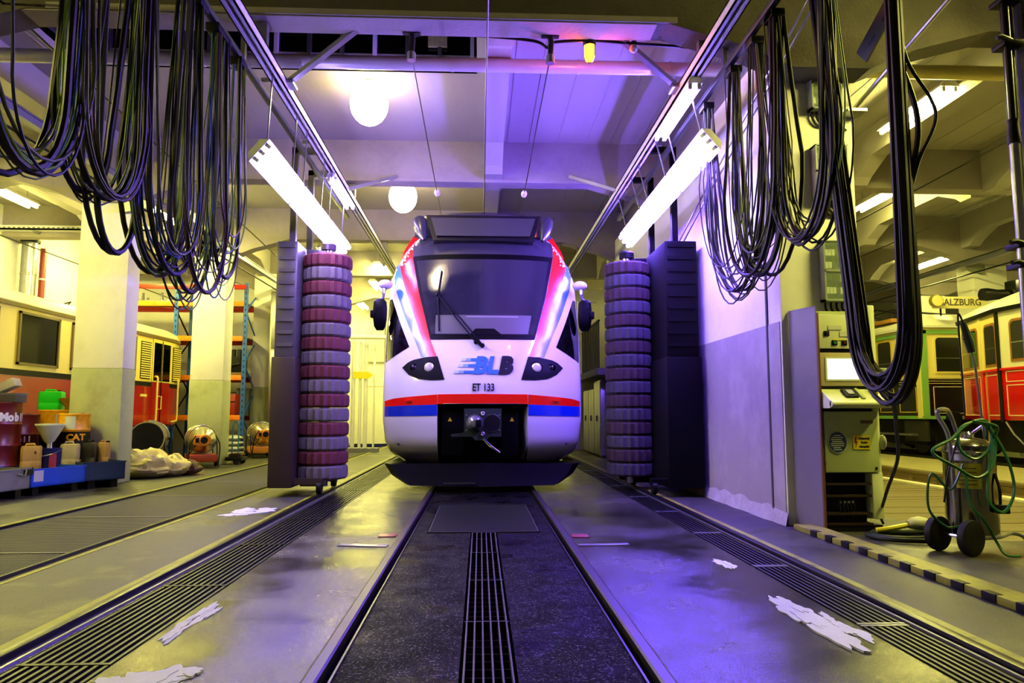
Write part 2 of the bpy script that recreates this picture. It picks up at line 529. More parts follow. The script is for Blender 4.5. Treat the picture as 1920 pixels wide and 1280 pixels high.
mg = mesh_grate('walkway_grating', 'grey mesh walkway grating left of the track, nearest panel from the viewer', -4.57, -3.22, 2.0, 4.0, 0.1, 0.042, mesh_m, 'walkway gratings left of the track')
for k in range(1, 11): dup(mg, (mg.location.x, 3.0 + 2.0 * k, 0), 0, 'grey mesh walkway grating left of the track, %s panel from the viewer' % ORD[k])
mesh_grate('pit_grating', 'dark green-grey mesh pit cover between the rails in front of the train', -0.52, 0.52, 6.86, 8.88, 0.045, 0.03, mat('pit_cover_steel', (0.2, 0.23, 0.18), 0.4, 0.7))
# steel strips and red plates let into the floor beside the rails
def plate(name, label, cat, x0, x1, y0, y1, m, rz=0.0, z=0.008):
    o = MB().box(-(x1 - x0) / 2, (x1 - x0) / 2, -(y1 - y0) / 2, (y1 - y0) / 2, 0, z, 0.002).build(name, m)
    o.location = ((x0 + x1) / 2, (y0 + y1) / 2, 0.0); o.rotation_euler = (0, 0, rz)
    return tag(o, label, cat)
plate('steel_strip', 'bright steel strip across the wet floor left of the rails', 'strip', -1.22, -0.8, 6.16, 6.25, galv, R(-8))
plate('steel_strip', 'bright steel strip across the wet floor right of the rails', 'strip', 0.79, 1.22, 6.12, 6.2, galv, R(4))
redp = mat('red_floor_paint', (0.45, 0.12, 0.08), 0.4, var=0.3, scale=10)
plate('red_plate', 'small red marker plate against the left rail', 'plate', -0.95, -0.79, 6.62, 6.78, redp)
plate('red_plate', 'small red marker plate against the right rail', 'plate', 0.79, 0.94, 6.52, 6.68, redp)
# flat white patches lying on the wet floor
white_patch_m = mat('white_patch', (0.70, 0.72, 0.70), 0.6, var=0.12, scale=20, bump=0.4, bscale=60)
def white_patches(label, cx, cy, rx, ry, seed, n=5):
    rnd = random.Random(seed)
    b = MB()
    for q in range(n):
        ox, oy = rnd.uniform(-rx, rx) * 0.7, rnd.uniform(-ry, ry) * 0.8
        s = rnd.uniform(0.10, 0.5)
        ph = [rnd.uniform(0, 6.28) for _ in range(3)]
        ring = []
        for k in range(36):
            a = 2 * PI * k / 36
            rr = 1 + 0.28 * math.sin(2 * a + ph[0]) + 0.2 * math.sin(5 * a + ph[1]) + 0.12 * math.sin(9 * a + ph[2])
            ring.append((ox + math.cos(a) * rx * s * rr, oy + math.sin(a) * ry * s * rr))
        b.loft([[(x, y, 0.0) for x, y in ring], [(x, y, 0.0015 + 0.0007 * q) for x, y in ring]])
    o = b.build('white_patch', white_patch_m); o.location = (cx, cy, 0.001)
    return tag(o, label, 'white_patches', None, 'stuff')
white_patches('white patch on the puddle beside the near left grating', -1.38, 3.02, 0.26, 0.28, 3, 14)
white_patches('thin white strip along the left grating further back', -1.55, 3.95, 0.06, 0.4, 5, 8)
white_patches('white patch on the puddle beside the near right grating', 1.76, 3.95, 0.13, 0.5, 8, 15)
white_patches('small white fleck beside the right grating further back', 1.78, 5.3, 0.08, 0.25, 11, 6)
white_patches('white patches beside the left brush tower on the wet floor', -2.6, 8.3, 0.26, 0.35, 13, 9)
# ------------------------------------------------------------------ walls, pillars, beams, ceiling
SZ = 5.65                                   # underside of the ceiling slab
struct('wall_left', MB().box(-10.8, -10.5, Y0, 21.1, 0, 6.6), wall_w)
struct('wall_back', MB().box(-10.5, -5.0, 20.8, 21.1, 0, 6.6), wall_w)
struct('wall_far', MB().box(-5.0, 16.2, 26.9, 27.2, 0, 6.6), wall_w)
struct('wall_right_far', MB().box(15.9, 16.2, Y0, 26.9, 0, 6.6), wall_w)
struct('wall_rear', MB().box(-10.8, 16.2, Y0 - 0.3, Y0, 0, 6.6), concrete)
wr = struct('wall_right', MB().box(3.0, 3.6, 7.1, 17.0, 0, 5.0, 0.015), wall_w)
# grey painted lower part, with a rounded worn foot and the dark groove near the end
MB().box(2.992, 3.0, 7.13, 16.98, 0.1, 2.03).build('painted_base', wall_g, wr)
foot = MB()
rnd = random.Random(4)
rows = []
for k in range(60):
    y = 7.08 + k * 0.17
    d = 0.015 + rnd.random() * 0.03
    rows.append([(2.99, y, 0.12 + rnd.random() * 0.06), (2.985 - d * 0.4, y, 0.07), (2.985 - d, y, 0.0), (3.02, y, 0.0)])
foot.sheet(rows)
foot.build('worn_foot', mat('worn_plaster', (0.62, 0.6, 0.6), 0.8, var=0.35, scale=9, bump=0.8, bscale=40), wr)
MB().box(2.986, 2.993, 7.42, 7.46, 0.1, 2.9).build('groove', mat('groove_dark', (0.16, 0.15, 0.17), 0.7), wr)
# end column carrying the switch boxes
colr = struct('trim_2', MB().box(3.18, 3.86, 7.15, 7.7, 0, 5.0, 0.02), pil_w)
def pillar(x0, x1, y0, y1, top=4.96, dado=1.82):
    p = MB()
    p.box(x0, x1, y0, y1, dado, top, 0.02)
    o = struct('pillar', p, pil_w)
    b = MB(); b.box(x0 - 0.008, x1 + 0.008, y0 - 0.008, y1 + 0.008, 0, dado, 0.02)
    b.build('painted_base', pil_g, o)
    return o
pillar(-6.55, -5.76, 11.78, 12.2)
pillar(-6.33, -5.62, 15.9, 16.4)
pillar(-6.3, -5.62, 20.0, 20.5)
pillar(11.4, 12.2, 16.0, 16.6)
pillar(12.8, 13.5, 20.2, 20.8)
# transverse beams with haunches over the supports
def beam(y0, y1, xs, bot=4.95, x0=-10.5, x1=15.9, m_=None):
    pts = [(x0, SZ + 0.02), (x0, bot)]
    for (a, b) in xs:
        pts += [(a - 1.3, bot), (a - 0.5, bot - 0.22), (a - 0.04, bot - 0.42), (b + 0.04, bot - 0.42), (b + 0.5, bot - 0.22), (b + 1.3, bot)]
    pts += [(x1, bot), (x1, SZ + 0.02)]
    # split into convex columns so that no face is concave
    m = MB()
    low = pts[1:-1]
    for (p, q) in zip(low, low[1:]):
        m.prism([(p[0], p[1]), (q[0], q[1]), (q[0], SZ + 0.02), (p[0], SZ + 0.02)], y0, y1)
    o = struct('beam', m, m_ or beam_m, smooth=False)
    e = MB()
    e.box(-4.2, 1.9, y0 - 0.015, y0, bot, bot + 0.06)
    e.build('formwork_edge', beam_m, o)
    return o
b1 = beam(6.72, 7.05, [(-6.5, -5.7), (3.1, 3.8)], m_=dark_conc_m)
beam(11.75, 12.05, [(-6.55, -5.76), (3.1, 3.6)])
beam(15.9, 16.2, [(-6.3, -5.6), (3.1, 3.6), (11.4, 12.2)])
beam(20.1, 20.4, [(-6.3, -5.6), (12.8, 13.5)])
beam(24.0, 24.3, [(-5.0, -4.9)], x0=-5.0)
beam(2.4, 2.75, [(-6.5, -5.7), (3.1, 3.8)], m_=dark_conc_m)
# slab with the roof light left open over the wash bay
sl = MB()
for x0, x1, y0, y1 in ((-10.5, -5.4, 7.0, 9.2), (-0.1, 16, 7.0, 9.2), (-10.5, 16, 9.2, 27)):
    sl.box(x0, x1, y0, y1, SZ, SZ + 0.2)
ce = struct('ceiling', sl, ceil_m, smooth=False)
MB().box(-10.5, 16, Y0, 7.0, SZ, SZ + 0.2).build('near_bay', dark_conc_m, ce)
# plank marks of the formwork along the slab
pl = MB()
for k in range(58):
    x = -10 + k * 0.45 + random.uniform(-0.05, 0.05)
    if -5.5 < x < 0: continue
    for a, b in ((7.05, 11.75), (12.05, 15.9), (16.2, 20.1)):
        pl.box(x, x + 0.012, a, b, SZ - 0.008, SZ + 0.01)
o = pl.build('formwork_seams', ceil_m, ce); o['kind'] = 'stuff'
# longitudinal ribs with haunched ends
MB().box(-4.9, 1.7, 6.73, 7.04, 4.938, 4.95).build('soffit_lit_plate', beam_m, b1)  # paler plate puts the lamplit look of the beam underside into colour
def rib(x, w, y0, y1, bot=5.2):
    m = MB()
    seq = [(y0, bot - 0.3), (y0 + 0.28, bot - 0.3), (y0 + 0.42, bot - 0.2), (y0 + 0.9, bot), (y1 - 0.9, bot), (y1 - 0.42, bot - 0.2), (y1 - 0.28, bot - 0.3), (y1, bot - 0.3)]
    for (a, b) in zip(seq, seq[1:]):
        m.prism([(a[0], a[1]), (b[0], b[1]), (b[0], SZ + 0.01), (a[0], SZ + 0.01)], x - w / 2, x + w / 2, 'yz')
    struct('rib', m, ceil_m, smooth=False)
for a, b in ((7.05, 11.75), (12.05, 15.9), (16.2, 20.1)):
    for x in (-8.3, -6.05, 3.4, 6.3, 8.75, 11.2, 13.6):
        rib(x, 0.26, a, b)
rib(0.16, 0.3, 7.05, 11.75, 5.3)
rib(0.16, 0.3, 12.05, 15.9, 5.3)
# roof light: a well above the slab with mullioned dark panes on its far side
w1 = struct('window_1', MB().box(-5.4, -0.1, 9.2, 9.3, SZ + 0.0, SZ + 0.12), beam_m)
MB().box(-5.4, -0.1, 9.22, 9.26, SZ + 0.1, SZ + 2.2).build('pane', glass_dk, w1)
for k in range(13):
    x = -5.35 + k * 0.43
    MB().box(x, x + 0.05, 9.16, 9.24, SZ + 0.1, SZ + 2.2).build('mullion', white_steel if k % 3 == 0 else galv, w1)
MB().box(-5.4, -0.1, 9.17, 9.23, SZ + 0.95, SZ + 1.0).build('transom', galv, w1)
lit = MB().box(-0.75, -0.5, 9.15, 9.2, SZ + 0.3, SZ + 1.4).build('patterned_pane', mat('frosted_pane', (0.75, 0.75, 0.55), 0.3, var=0.5, scale=30, bump=1, bscale=60), w1)
sh = MB()
sh.box(-5.5, -5.4, 7.0, 9.3, SZ + 0.1, SZ + 2.2); sh.box(-0.1, 0.0, 7.0, 9.3, SZ + 0.1, SZ + 2.2)
sh.box(-5.5, 0, 6.9, 7.0, SZ + 0.1, SZ + 2.2); sh.box(-5.5, 0, 6.9, 9.4, SZ + 2.2, SZ + 2.3)
sh.build('well_lining', mat('well_dark', (0.12, 0.12, 0.12), 0.7), w1)
# standing pipes left of the train
t = thing('pipe_stand', 'group of white standing pipes with yellow arrow tag left of the train', 'pipes', (-3.5, 21.0, 0))
for k, (x, r) in enumerate(((-.45, .035), (-.2, .06), (.0, .045), (.16, .06), (.4, .03))):
    MB().tube(cr([(x, 0, 0.1), (x, 0, 2.9), (x, 0, 3.3 - .1 * k)], 3), r, 10).build('pipe', white_steel, t)
MB().tube([(-.5, -.05, 3.3), (.9, -.05, 3.3)], .06, 10).build('cross_pipe', white_steel, t)
MB().box(-.6, .55, -.2, .2, 0, .12).build('base_frame', galv, t)
MB().prism([(-.2, 2.1), (.25, 2.1), (.38, 2.2), (.25, 2.3), (-.2, 2.3)], -.09, -.07).build('arrow_tag', mat('arrow_yellow', (0.85, 0.8, 0.1), 0.4), t)
# far end of the wash bay: wall stub, door, gallery
d1 = struct('door_1', MB().box(-4.4, -3.5, 26.82, 26.9, 0, 2.1), wall_w)
MB().box(-4.45, -3.45, 26.8, 26.84, 2.1, 2.2).build('door_frame', white_steel, d1)
MB().box(-4.3, -3.6, 26.78, 26.82, 3.0, 4.4).build('window_panel', mat('panel_grey', (0.7, 0.7, 0.66), 0.4), d1)
struct('wall_far_left', MB().box(-5.3, -5.0, 20.8, 26.9, 0, 5.65), wall_w)
g = tag(thing('gallery', 'concrete gallery with black railing high on the far right of the bay', 'gallery', (3.2, 19.6, 0)), 'concrete gallery with black railing high on the far right of the bay', 'gallery')
MB().box(2.75, 4.6, 17.0, 22.5, 2.02, 2.18).build('deck', concrete, g, world=True)
MB().box(4.4, 4.6, 17.0, 26.8, 0, 5.0).build('back_wall', wall_w, g, world=True)
MB().box(2.75, 4.4, 22.4, 22.6, 0, 5.0).build('end_wall', wall_w, g, world=True)
for k in range(12):
    MB().box(2.78, 2.81, 17.05 + k * 0.25, 17.08 + k * 0.25, 2.18, 3.3).build('baluster', black_m, g, world=True)
MB().box(2.77, 2.82, 17.0, 19.9, 3.3, 3.34).build('handrail', black_m, g, world=True)
MB().tube([(2.78, 20.4, 2.18), (2.78, 20.4, 4.3), (3.3, 20.4, 4.3)], 0.035).build('frame_pipe', white_steel, g, world=True)
MB().tube([(2.82, 20.9, 2.18), (2.82, 20.9, 3.9)], 0.03).build('frame_pipe', white_steel, g, world=True)
MB().box(2.76, 2.8, 20.6, 20.8, 2.9, 3.3).build('green_box', mat('green_box', (0.15, 0.45, 0.35), 0.4), g, world=True)
for k, h in enumerate((1.75, 1.75, 1.95)):
    t = thing('locker', ['grey steel locker under the gallery, farthest of three', 'grey steel locker under the gallery, middle of three', 'tallest grey steel locker under the gallery'][k], 'locker', (3.2, 20.6 - k * 1.0, 0), 0, 'lockers under the gallery')
    MB().box(-0.2, 0.2, -0.48, 0.48, 0.05, h, 0.01).build('body', galv, t)
    for q in (-1, 1):
        d = MB().box(-0.215, -0.2, min(0.01 * q, 0.46 * q), max(0.01 * q, 0.46 * q), 0.1, h - 0.05).build('door', galv, t)
        MB().box(-0.23, -0.215, 0.06 * q - 0.01, 0.06 * q + 0.01, 0.9, 1.05).build('handle', black_m, d)
    MB().box(-0.18, 0.18, -0.46, 0.46, 0, 0.05).build('plinth', black_m, t)

# ------------------------------------------------------------------ pipes, rails and cables under the ceiling
pipe_m = mat('pipe_paint', (0.72, 0.72, 0.76), 0.28, 0.2, var=0.1, scale=5)
def pipe(name, label, pts, r, m=pipe_m, cat='pipe', collars=(), cm=None):
    t = thing(name, label, cat, pts[0])
    MB().tube(pts, r, 14).build('pipe_run', m, t, world=True)
    for (p, q) in collars:
        MB().cyl(p, q, r * 1.08, n=14).build('collar', cm or m, t, world=True)
    return t
pipe('ceiling_pipe', 'thick pale pipe crossing the bay under the ceiling', [(-10.4, 8.2, 5.22), (2.9, 8.2, 5.22)], 0.08,
     collars=[((x, 8.2, 5.22), (x + 0.03, 8.2, 5.22)) for x in (-7, -4.7, -3.3, -0.4, 1.1, 2.2)])
for k, x in enumerate((-4.0, -1.0, 1.9)):
    pass
pipe('ceiling_pipe', 'yellow painted pipe crossing the right hall under the ceiling', [(3.9, 7.8, 5.05), (15.8, 7.8, 5.05)], 0.08, mat('pipe_yellow', (0.75, 0.7, 0.42), 0.4))
# C-rails that carry the trolleys, running along the bay
def crail(label, x, z, y0, y1, w=0.13, h=0.11):
    t = thing('gantry_beam', label, 'beam', (x, y0, z))
    b = MB()
    b.box(-w / 2, w / 2, 0, y1 - y0, h - 0.02, h); b.box(-w / 2, -w / 2 + 0.015, 0, y1 - y0, 0, h); b.box(w / 2 - 0.015, w / 2, 0, y1 - y0, 0, h)
    b.box(-w / 2, -w * 0.15, 0, y1 - y0, 0, 0.015); b.box(w * 0.15, w / 2, 0, y1 - y0, 0, 0.015)
    b.build('channel', white_steel, t)
    return t
cl = crail('white steel track beam running along the bay above the left brush tower', -2.2, 4.58, 2.0, 20)
crr = crail('white steel track beam running along the bay above the right brush tower', 2.2, 4.62, 2.0, 20)
for t, s, nm in ((cl, -1, 'left'), (crr, 1, 'right')):
    for y in (2.58, 6.88, 11.9, 16.05):
        MB().box(-0.05, 0.05, y - 2.0 - 0.04, y - 2.0 + 0.04, 0.11, 4.96 - t.location.z).build('hanger', galv, t)
    for y in (3.2, 5.2, 7.6, 9.4):
        MB().box(min(0, s * 0.22), max(0, s * 0.22), y - 2 - 0.02, y - 2 + 0.02, 0.105, 0.135).build('spacer', galv, t)
    MB().beam((-s * 0.05, 5.6, 0.08), (-s * 0.95, 4.95, 0.4), 0.06, 0.05).build('brace', galv, t)
    MB().beam((-s * 0.05, 9.3, 0.08), (-s * 0.75, 9.75, 0.45), 0.06, 0.05).build('brace', galv, t)
    MB().box(-s * 0.05 - 0.09, -s * 0.05 + 0.09, 5.5, 5.7, 0.05, 0.08).build('brace_plate', galv, t)
def festrail(label, x, z, y0, y1):
    t = thing('festoon_rail', label, 'rail', (x, y0, z))
    MB().box(-0.03, 0.03, 0, y1 - y0, 0, 0.06, 0.006).build('rail_profile', mat('festoon_rail_dark', (0.25, 0.25, 0.3), 0.35, 0.6), t)
    for y in (2.58, 6.88, 11.9):
        if y0 < y < y1: MB().box(-0.02, 0.02, y - y0 - 0.03, y - y0 + 0.03, 0.06, 4.97 - z).build('hanger', galv, t)
    return t
festrail('dark festoon rail beside the left white track beam', -2.38, 4.5, 2.0, 12.5)
festrail('dark festoon rail beside the right white track beam', 2.42, 4.52, 2.0, 12.5)
# trolley rails of the halls, on brackets
def hallrail(label, x, z, y0, y1, side, brackets):
    t = thing('trolley_rail', label, 'rail', (x, y0, z))
    b = MB(); b.box(-0.05, 0.05, 0, y1 - y0, 0, 0.1); b.box(-0.07, 0.07, 0, y1 - y0, 0.085, 0.1)
    b.build('rail_profile', mat('trolley_rail_grey', (0.42, 0.42, 0.5), 0.35, 0.5), t)
    MB().tube([(0.02, 0, -0.2), (0.02, y1 - y0, -0.2)], 0.018, 6).build('power_cable', black_m, t)
    for y in brackets:
        br = MB()
        br.prism([(side * 0.05, 0.05), (side * -0.05, -0.12), (side * -0.45, -0.2), (side * -0.45, 0.05)], y - y0 - 0.1, y - y0 - 0.09)
        br.box(min(-side * 0.45, side * 0.06), max(-side * 0.45, side * 0.06), y - y0 - 0.1, y - y0 + 0.05, 0.04, 0.06)
        br.build('bracket', mat('bracket_steel', (0.55, 0.56, 0.5), 0.4, 0.4), t)
    return t
hallrail('grey trolley rail on brackets along the left row of pillars', -5.45, 4.55, 3.0, 20.5, 1, (11.82, 15.95))
hallrail('grey trolley rail above the trams in the right hall', 11.2, 4.5, 9.0, 24, -1, (16.05,))
# thin tension wires through the halls
wire_m = mat('wire_dark', (0.06, 0.06, 0.07), 0.4, 0.5)
def wire(label, a, b, r=0.012):
    o = MB().tube([a, b], r, 6).build('tension_wire', wire_m)
    return tag(o, label, 'wire')
wire('thin overhead wire along the middle of the bay above the train', (0.01, 1.0, 4.42), (0.01, 26.8, 4.42), 0.008)
wire('thin wire left of the middle wire, ending at the drop conduit', (-0.75, 7.0, 4.72), (-0.75, 26.8, 4.42), 0.008)
wire('thin wire right of the middle wire, ending at the drop conduit', (0.66, 7.0, 4.72), (0.66, 26.8, 4.42), 0.008)
wire('thin contact wire over the red and cream railcar on the left', (-8.7, 2.0, 4.3), (-8.7, 20.7, 4.3))
wire('thin sagging wire between the left pillars and the bay', (-4.6, 4.0, 5.1), (-4.6, 21, 4.4))
wire('thin wire high in the right hall nearest the column', (7.2, 4.0, 4.9), (7.2, 26.8, 4.6))
wire('thin wire over the trams in the right hall, lower of two', (10.3, 4.0, 4.35), (10.3, 26.8, 4.35), 0.016)
wire('thin wire high in the right hall above the track slab', (9.3, 4.0, 5.0), (9.3, 26.8, 4.9))
for k, (x, lb) in enumerate(((-0.75, 'white insulator on the left thin wire above the train'), (0.66, 'white insulator on the right thin wire above the train'))):
    o = MB().lathe([(0.0, -0.12), (0.03, -0.1), (0.045, -0.05), (0.03, -0.03), (0.05, 0.0), (0.03, 0.03), (0.045, 0.06), (0.02, 0.1), (0.0, 0.12)], (0, 0, 0), 10, 'y').build('insulator', white_steel)
    o.location = (x, 11.4, 4.655); tag(o, lb, 'insulator')
# conduit slung under the first beam, feeding the beacon
def conduit(label, pts, r=0.016, m=None):
    o = MB().tube(cr(pts, 6), r, 8).build('conduit', m or wire_m)
    return tag(o, label, 'cable')
conduit('black cable sagging under the first beam from the drop conduit to the beacon', [(-0.75, 7.07, 4.93), (-0.6, 7.08, 4.98), (0.0, 7.08, 4.97), (0.5, 7.08, 4.93), (0.64, 7.08, 4.86), (0.7, 7.08, 4.92), (1.1, 7.08, 4.95), (1.5, 7.08, 4.93), (2.15, 7.08, 4.9)])
for x, lb in ((-0.75, 'black drop conduit under the first beam, left of the beacon'), (0.66, 'black drop conduit under the first beam, near the beacon')):
    t = thing('drop_conduit', lb, 'conduit', (x, 7.0, 4.95))
    MB().tube([(0, 0, 0.0), (0.01, 0, -0.08), (0.0, 0.0, -0.24)], 0.03, 8).build('tube', black_m, t)
    MB().box(-0.09, 0.09, -0.03, 0.03, -0.02, 0.0).build('clamp', black_m, t)
    MB().lathe([(0.045, -0.3), (0.045, -0.22), (0.02, -0.2)], n=10).build('gland', galv, t)
# beacon
t = thing('warning_beacon', 'glowing orange warning beacon in a wire cage under the first beam', 'beacon', (1.08, 7.1, 4.96))
MB().lathe([(0.07, 0), (0.07, -0.04), (0.06, -0.06)], n=16).build('base', black_m, t)
MB().lathe([(0.055, -0.06), (0.055, -0.17), (0.04, -0.22), (0.0, -0.235)], n=16).build('dome', mat('beacon_glow', (1, 0.5, 0.05), 0.2, emit=(1.0, 0.30, 0.01), es=16), t)
for k in range(4):
    a = PI / 4 + k * PI / 2
    MB().tube([(0.066 * math.cos(a), 0.066 * math.sin(a), -0.04), (0.066 * math.cos(a), 0.066 * math.sin(a), -0.18), (0.0, 0.0, -0.25)], 0.004, 5).build('cage_wire', black_m, t)
ld = bpy.data.lights.new('beacon_bulb', 'POINT'); ld.energy = 40; ld.color = (1.0, 0.10, 0.01); ld.shadow_soft_size = 0.05
lo = bpy.data.objects.new('beacon_bulb', ld); COL.objects.link(lo); lo.location = (1.08, 7.22, 4.80)
t = thing('small_bell', 'small grey horn beside the orange beacon under the first beam', 'horn', (1.54, 7.1, 4.93))
MB().lathe([(0.03, 0.02), (0.03, -0.02), (0.045, -0.06), (0.02, -0.09), (0.0, -0.09)], n=14).build('horn_body', mat('horn_grey', (0.6, 0.55, 0.55), 0.4), t)
MB().box(-0.02, 0.02, -0.06, 0.02, 0.0, 0.03).build('horn_bracket', black_m, t)

# ------------------------------------------------------------------ lamps
def globe(label, x, y, z, r):
    t = thing('globe_lamp', label, 'lamp', (x, y, SZ))
    dz = z - SZ
    MB().ball((0, 0, dz), r, 12, (1, 1, 1.15)).build('globe', globe_m, t)
    MB().cyl((0, 0, 0), (0, 0, dz + r), 0.018, n=8).build('stem', galv, t)
    MB().lathe([(0.09, dz + r * 1.2), (0.09, dz + r * 1.05), (0.05, dz + r * 1.32), (0.0, dz + r * 1.34)], n=14).build('cap', galv, t)
    return t
globe('glowing opal globe lamp hanging in the near ceiling bay', -1.58, 9.6, 5.33, 0.26)
globe('glowing opal globe lamp hanging in the second ceiling bay', -1.54, 13.6, 5.25, 0.27)
def fluo(name, label, loc, ln, m, rz=0.0, n=2, w=0.2, group=None, hang=0.0, tr=0.022, solid=True, tilt=0.0):
    t = thing(name, label, 'lamp', loc, rz, group)
    if tilt: t.rotation_euler = (0, tilt, rz)
    h = MB(); h.prism([(-w / 2, 0.0), (w / 2, 0.0), (w * 0.3, 0.07), (-w * 0.3, 0.07)], -ln / 2, ln / 2)
    h.build('housing', white_steel, t)
    for k in range(n):
        x = 0 if n == 1 else (-0.3 + 0.6 * k / (n - 1)) * w
        MB().tube([(x, -ln / 2 + 0.04, -0.035), (x, ln / 2 - 0.04, -0.035)], tr, 8).build('tube', m, t)
        for s in (-1, 1):
            MB().box(x - 0.02, x + 0.02, s * (ln / 2 - 0.03) - 0.015, s * (ln / 2 - 0.03) + 0.015, -0.06, 0.0).build('lamp_holder', white_steel, t)
    if hang:
        for s in (-1, 1):
            MB().cyl((0, s * ln * 0.35, 0.07), (0, s * ln * 0.35, hang), 0.008, n=6).build('hanger_rod', galv, t)
    return t
def straps(t, x, z, bx, bz):
    M = Matrix.LocRotScale(t.location, t.rotation_euler, (1, 1, 1)).inverted()
    for q in (-0.5, 0.5):
        y = t.location.y + q
        MB().beam((x, y, z + 0.03), (bx, y, bz + 0.02), 0.02, 0.012).xf(M).build('hanger_strap', galv, t)
# violet-white luminaires: bright rows over the brush towers, one under the right beam
for k in range(3):
    wl = fluo('wash_lamp', ['violet-white fluorescent lamp over the left brush tower, nearest of three', 'violet-white fluorescent lamp over the left brush tower, middle of three', 'violet-white fluorescent lamp over the left brush tower, farthest of three'][k],
         (-2.24, 7.75 + k * 1.5, 3.70), 1.45, tube_w, n=3, w=0.3, group='violet-white lamps on the left', hang=0.0, tr=0.036, tilt=R(-50))
    straps(wl, -2.24, 3.70, -2.2, 4.58)
    wl = fluo('wash_lamp', ['violet-white fluorescent lamp over the right brush tower, nearest of three', 'violet-white fluorescent lamp over the right brush tower, middle of three', 'violet-white fluorescent lamp over the right brush tower, farthest of three'][k],
         (2.36, 7.9 + k * 1.5, 3.95), 1.45, tube_v, n=3, w=0.3, group='violet-white lamps on the right', hang=0.0, tr=0.036, tilt=R(50))
    straps(wl, 2.36, 3.95, 2.2, 4.62)
fluo('wash_lamp', 'white fluorescent lamp fixed under the right track beam', (2.2, 7.9, 4.55), 1.5, tube_w, n=2, w=0.16)
fluo('wash_lamp', 'white fluorescent lamp fixed under the left track beam', (-2.2, 11.0, 4.51), 1.5, tube_w, n=2, w=0.16)
# yellow-white luminaires of the halls, with extra ones put in for brightness
for (x, y, z, lb, h) in (
    (-6.9, 8.6, 5.2, 'yellow-white fluorescent lamp in the near left hall bay', 0.45), (-8.9, 8.6, 5.2, 'yellow-white fluorescent lamp over the left railcar in the near bay', 0.45),
    (-6.3, 14.5, 5.05, 'yellow-white fluorescent lamp behind the hanging cables on the left', 0.6), (-8.9, 13.6, 5.2, 'yellow-white fluorescent lamp over the left railcar in the middle bay', 0.45),
    (-8.9, 18.0, 5.2, 'yellow-white fluorescent lamp above the pallet rack', 0.45),
    (-4.0, 18.5, 5.2, 'yellow-white fluorescent lamp left of the train near the far end', 0.45), (-2.9, 20.4, 5.2, 'added yellow-white fluorescent lamp over the standing pipes left of the train', 0.45), (-4.2, 25.3, 4.9, 'added yellow-white fluorescent lamp close to the far wall', 0.75), (-3.4, 23.0, 5.2, 'yellow-white fluorescent lamp at the far end beyond the train', 0.45),  # lamps over the pipes and by the far wall added to brighten the background
    (7.75, 13.5, 5.3, 'yellow-white fluorescent lamp high in the right hall beside the column', 0.35), (6.0, 9.4, 5.3, 'yellow-white fluorescent lamp above the planked floor', 0.35),
    (5.2, 5.0, 4.9, 'yellow-white fluorescent lamp above the hazard kerb', 0.75), (7.2, 4.6, 5.2, 'added yellow-white fluorescent lamp above the near end of the track slab', 0.45), (12.5, 10.0, 5.3, 'yellow-white fluorescent lamp above the red tram', 0.35),  # lamp over the track slab added to brighten the column face
    (11.6, 17.9, 5.0, 'small fluorescent lamp far back in the right hall', 0.65), (3.6, 24.5, 5.0, 'fluorescent lamp at the far right end of the bay', 0.65),
    (-6.9, 4.2, 5.2, 'yellow-white fluorescent lamp in the nearest left hall bay', 0.45)):
    fluo('hall_lamp', lb, (x, y, z), 1.5, tube_y, n=2, w=0.26, hang=h, tr=0.03)
# ------------------------------------------------------------------ the train
def interp(t, z):
    if z <= t[0][0]: return t[0][1]
    for (a, b), (c, d) in zip(t, t[1:]):
        if z <= c: return b + (d - b) * (z - a) / (c - a)
    return t[-1][1]
WT = [(.36, 1.2), (.42, 1.28), (.52, 1.40), (.7, 1.46), (1.0, 1.49), (1.4, 1.49), (2.2, 1.49), (2.9, 1.48), (3.2, 1.47), (3.45, 1.39), (3.7, 1.27), (3.9, 1.14), (4.07, .97), (4.2, .80)]
YT = [(.36, 10.85), (.42, 10.7), (.58, 10.42), (.7, 10.33), (1.0, 10.27), (1.4, 10.25), (1.7, 10.30), (2.2, 10.45), (2.9, 10.72), (3.5, 10.97), (3.8, 11.1), (4.07, 11.3), (4.2, 11.5)]
def SY(x, z):
    w = interp(WT, z)
    r = min(abs(x) / w, 1)
    return interp(YT, z) + 0.68 * (1 - (1 - r ** 2.4) ** (1 / 2.4))
train = thing('train', 'white modern railcar with red and blue stripes standing front-on in the wash bay', 'train', (0, 10.2, 0))
tr_white = mat('train_white', (0.84, 0.84, 0.82), 0.16, coat=0.6)
tr_red = mat('train_red', (0.86, 0.06, 0.03), 0.22, coat=0.2)
tr_blue = mat('train_blue', (0.20, 0.42, 0.86), 0.22, coat=0.2)
tr_dblue = mat('train_dark_blue', (0.04, 0.17, 0.66), 0.16, coat=0.6)
tr_grey = mat('train_grey_roof', (0.17, 0.17, 0.18), 0.25, coat=0.3, bump=0.15, bscale=120)
tr_black = mat('train_black', (0.008, 0.008, 0.010), 0.5, spec=0.08)
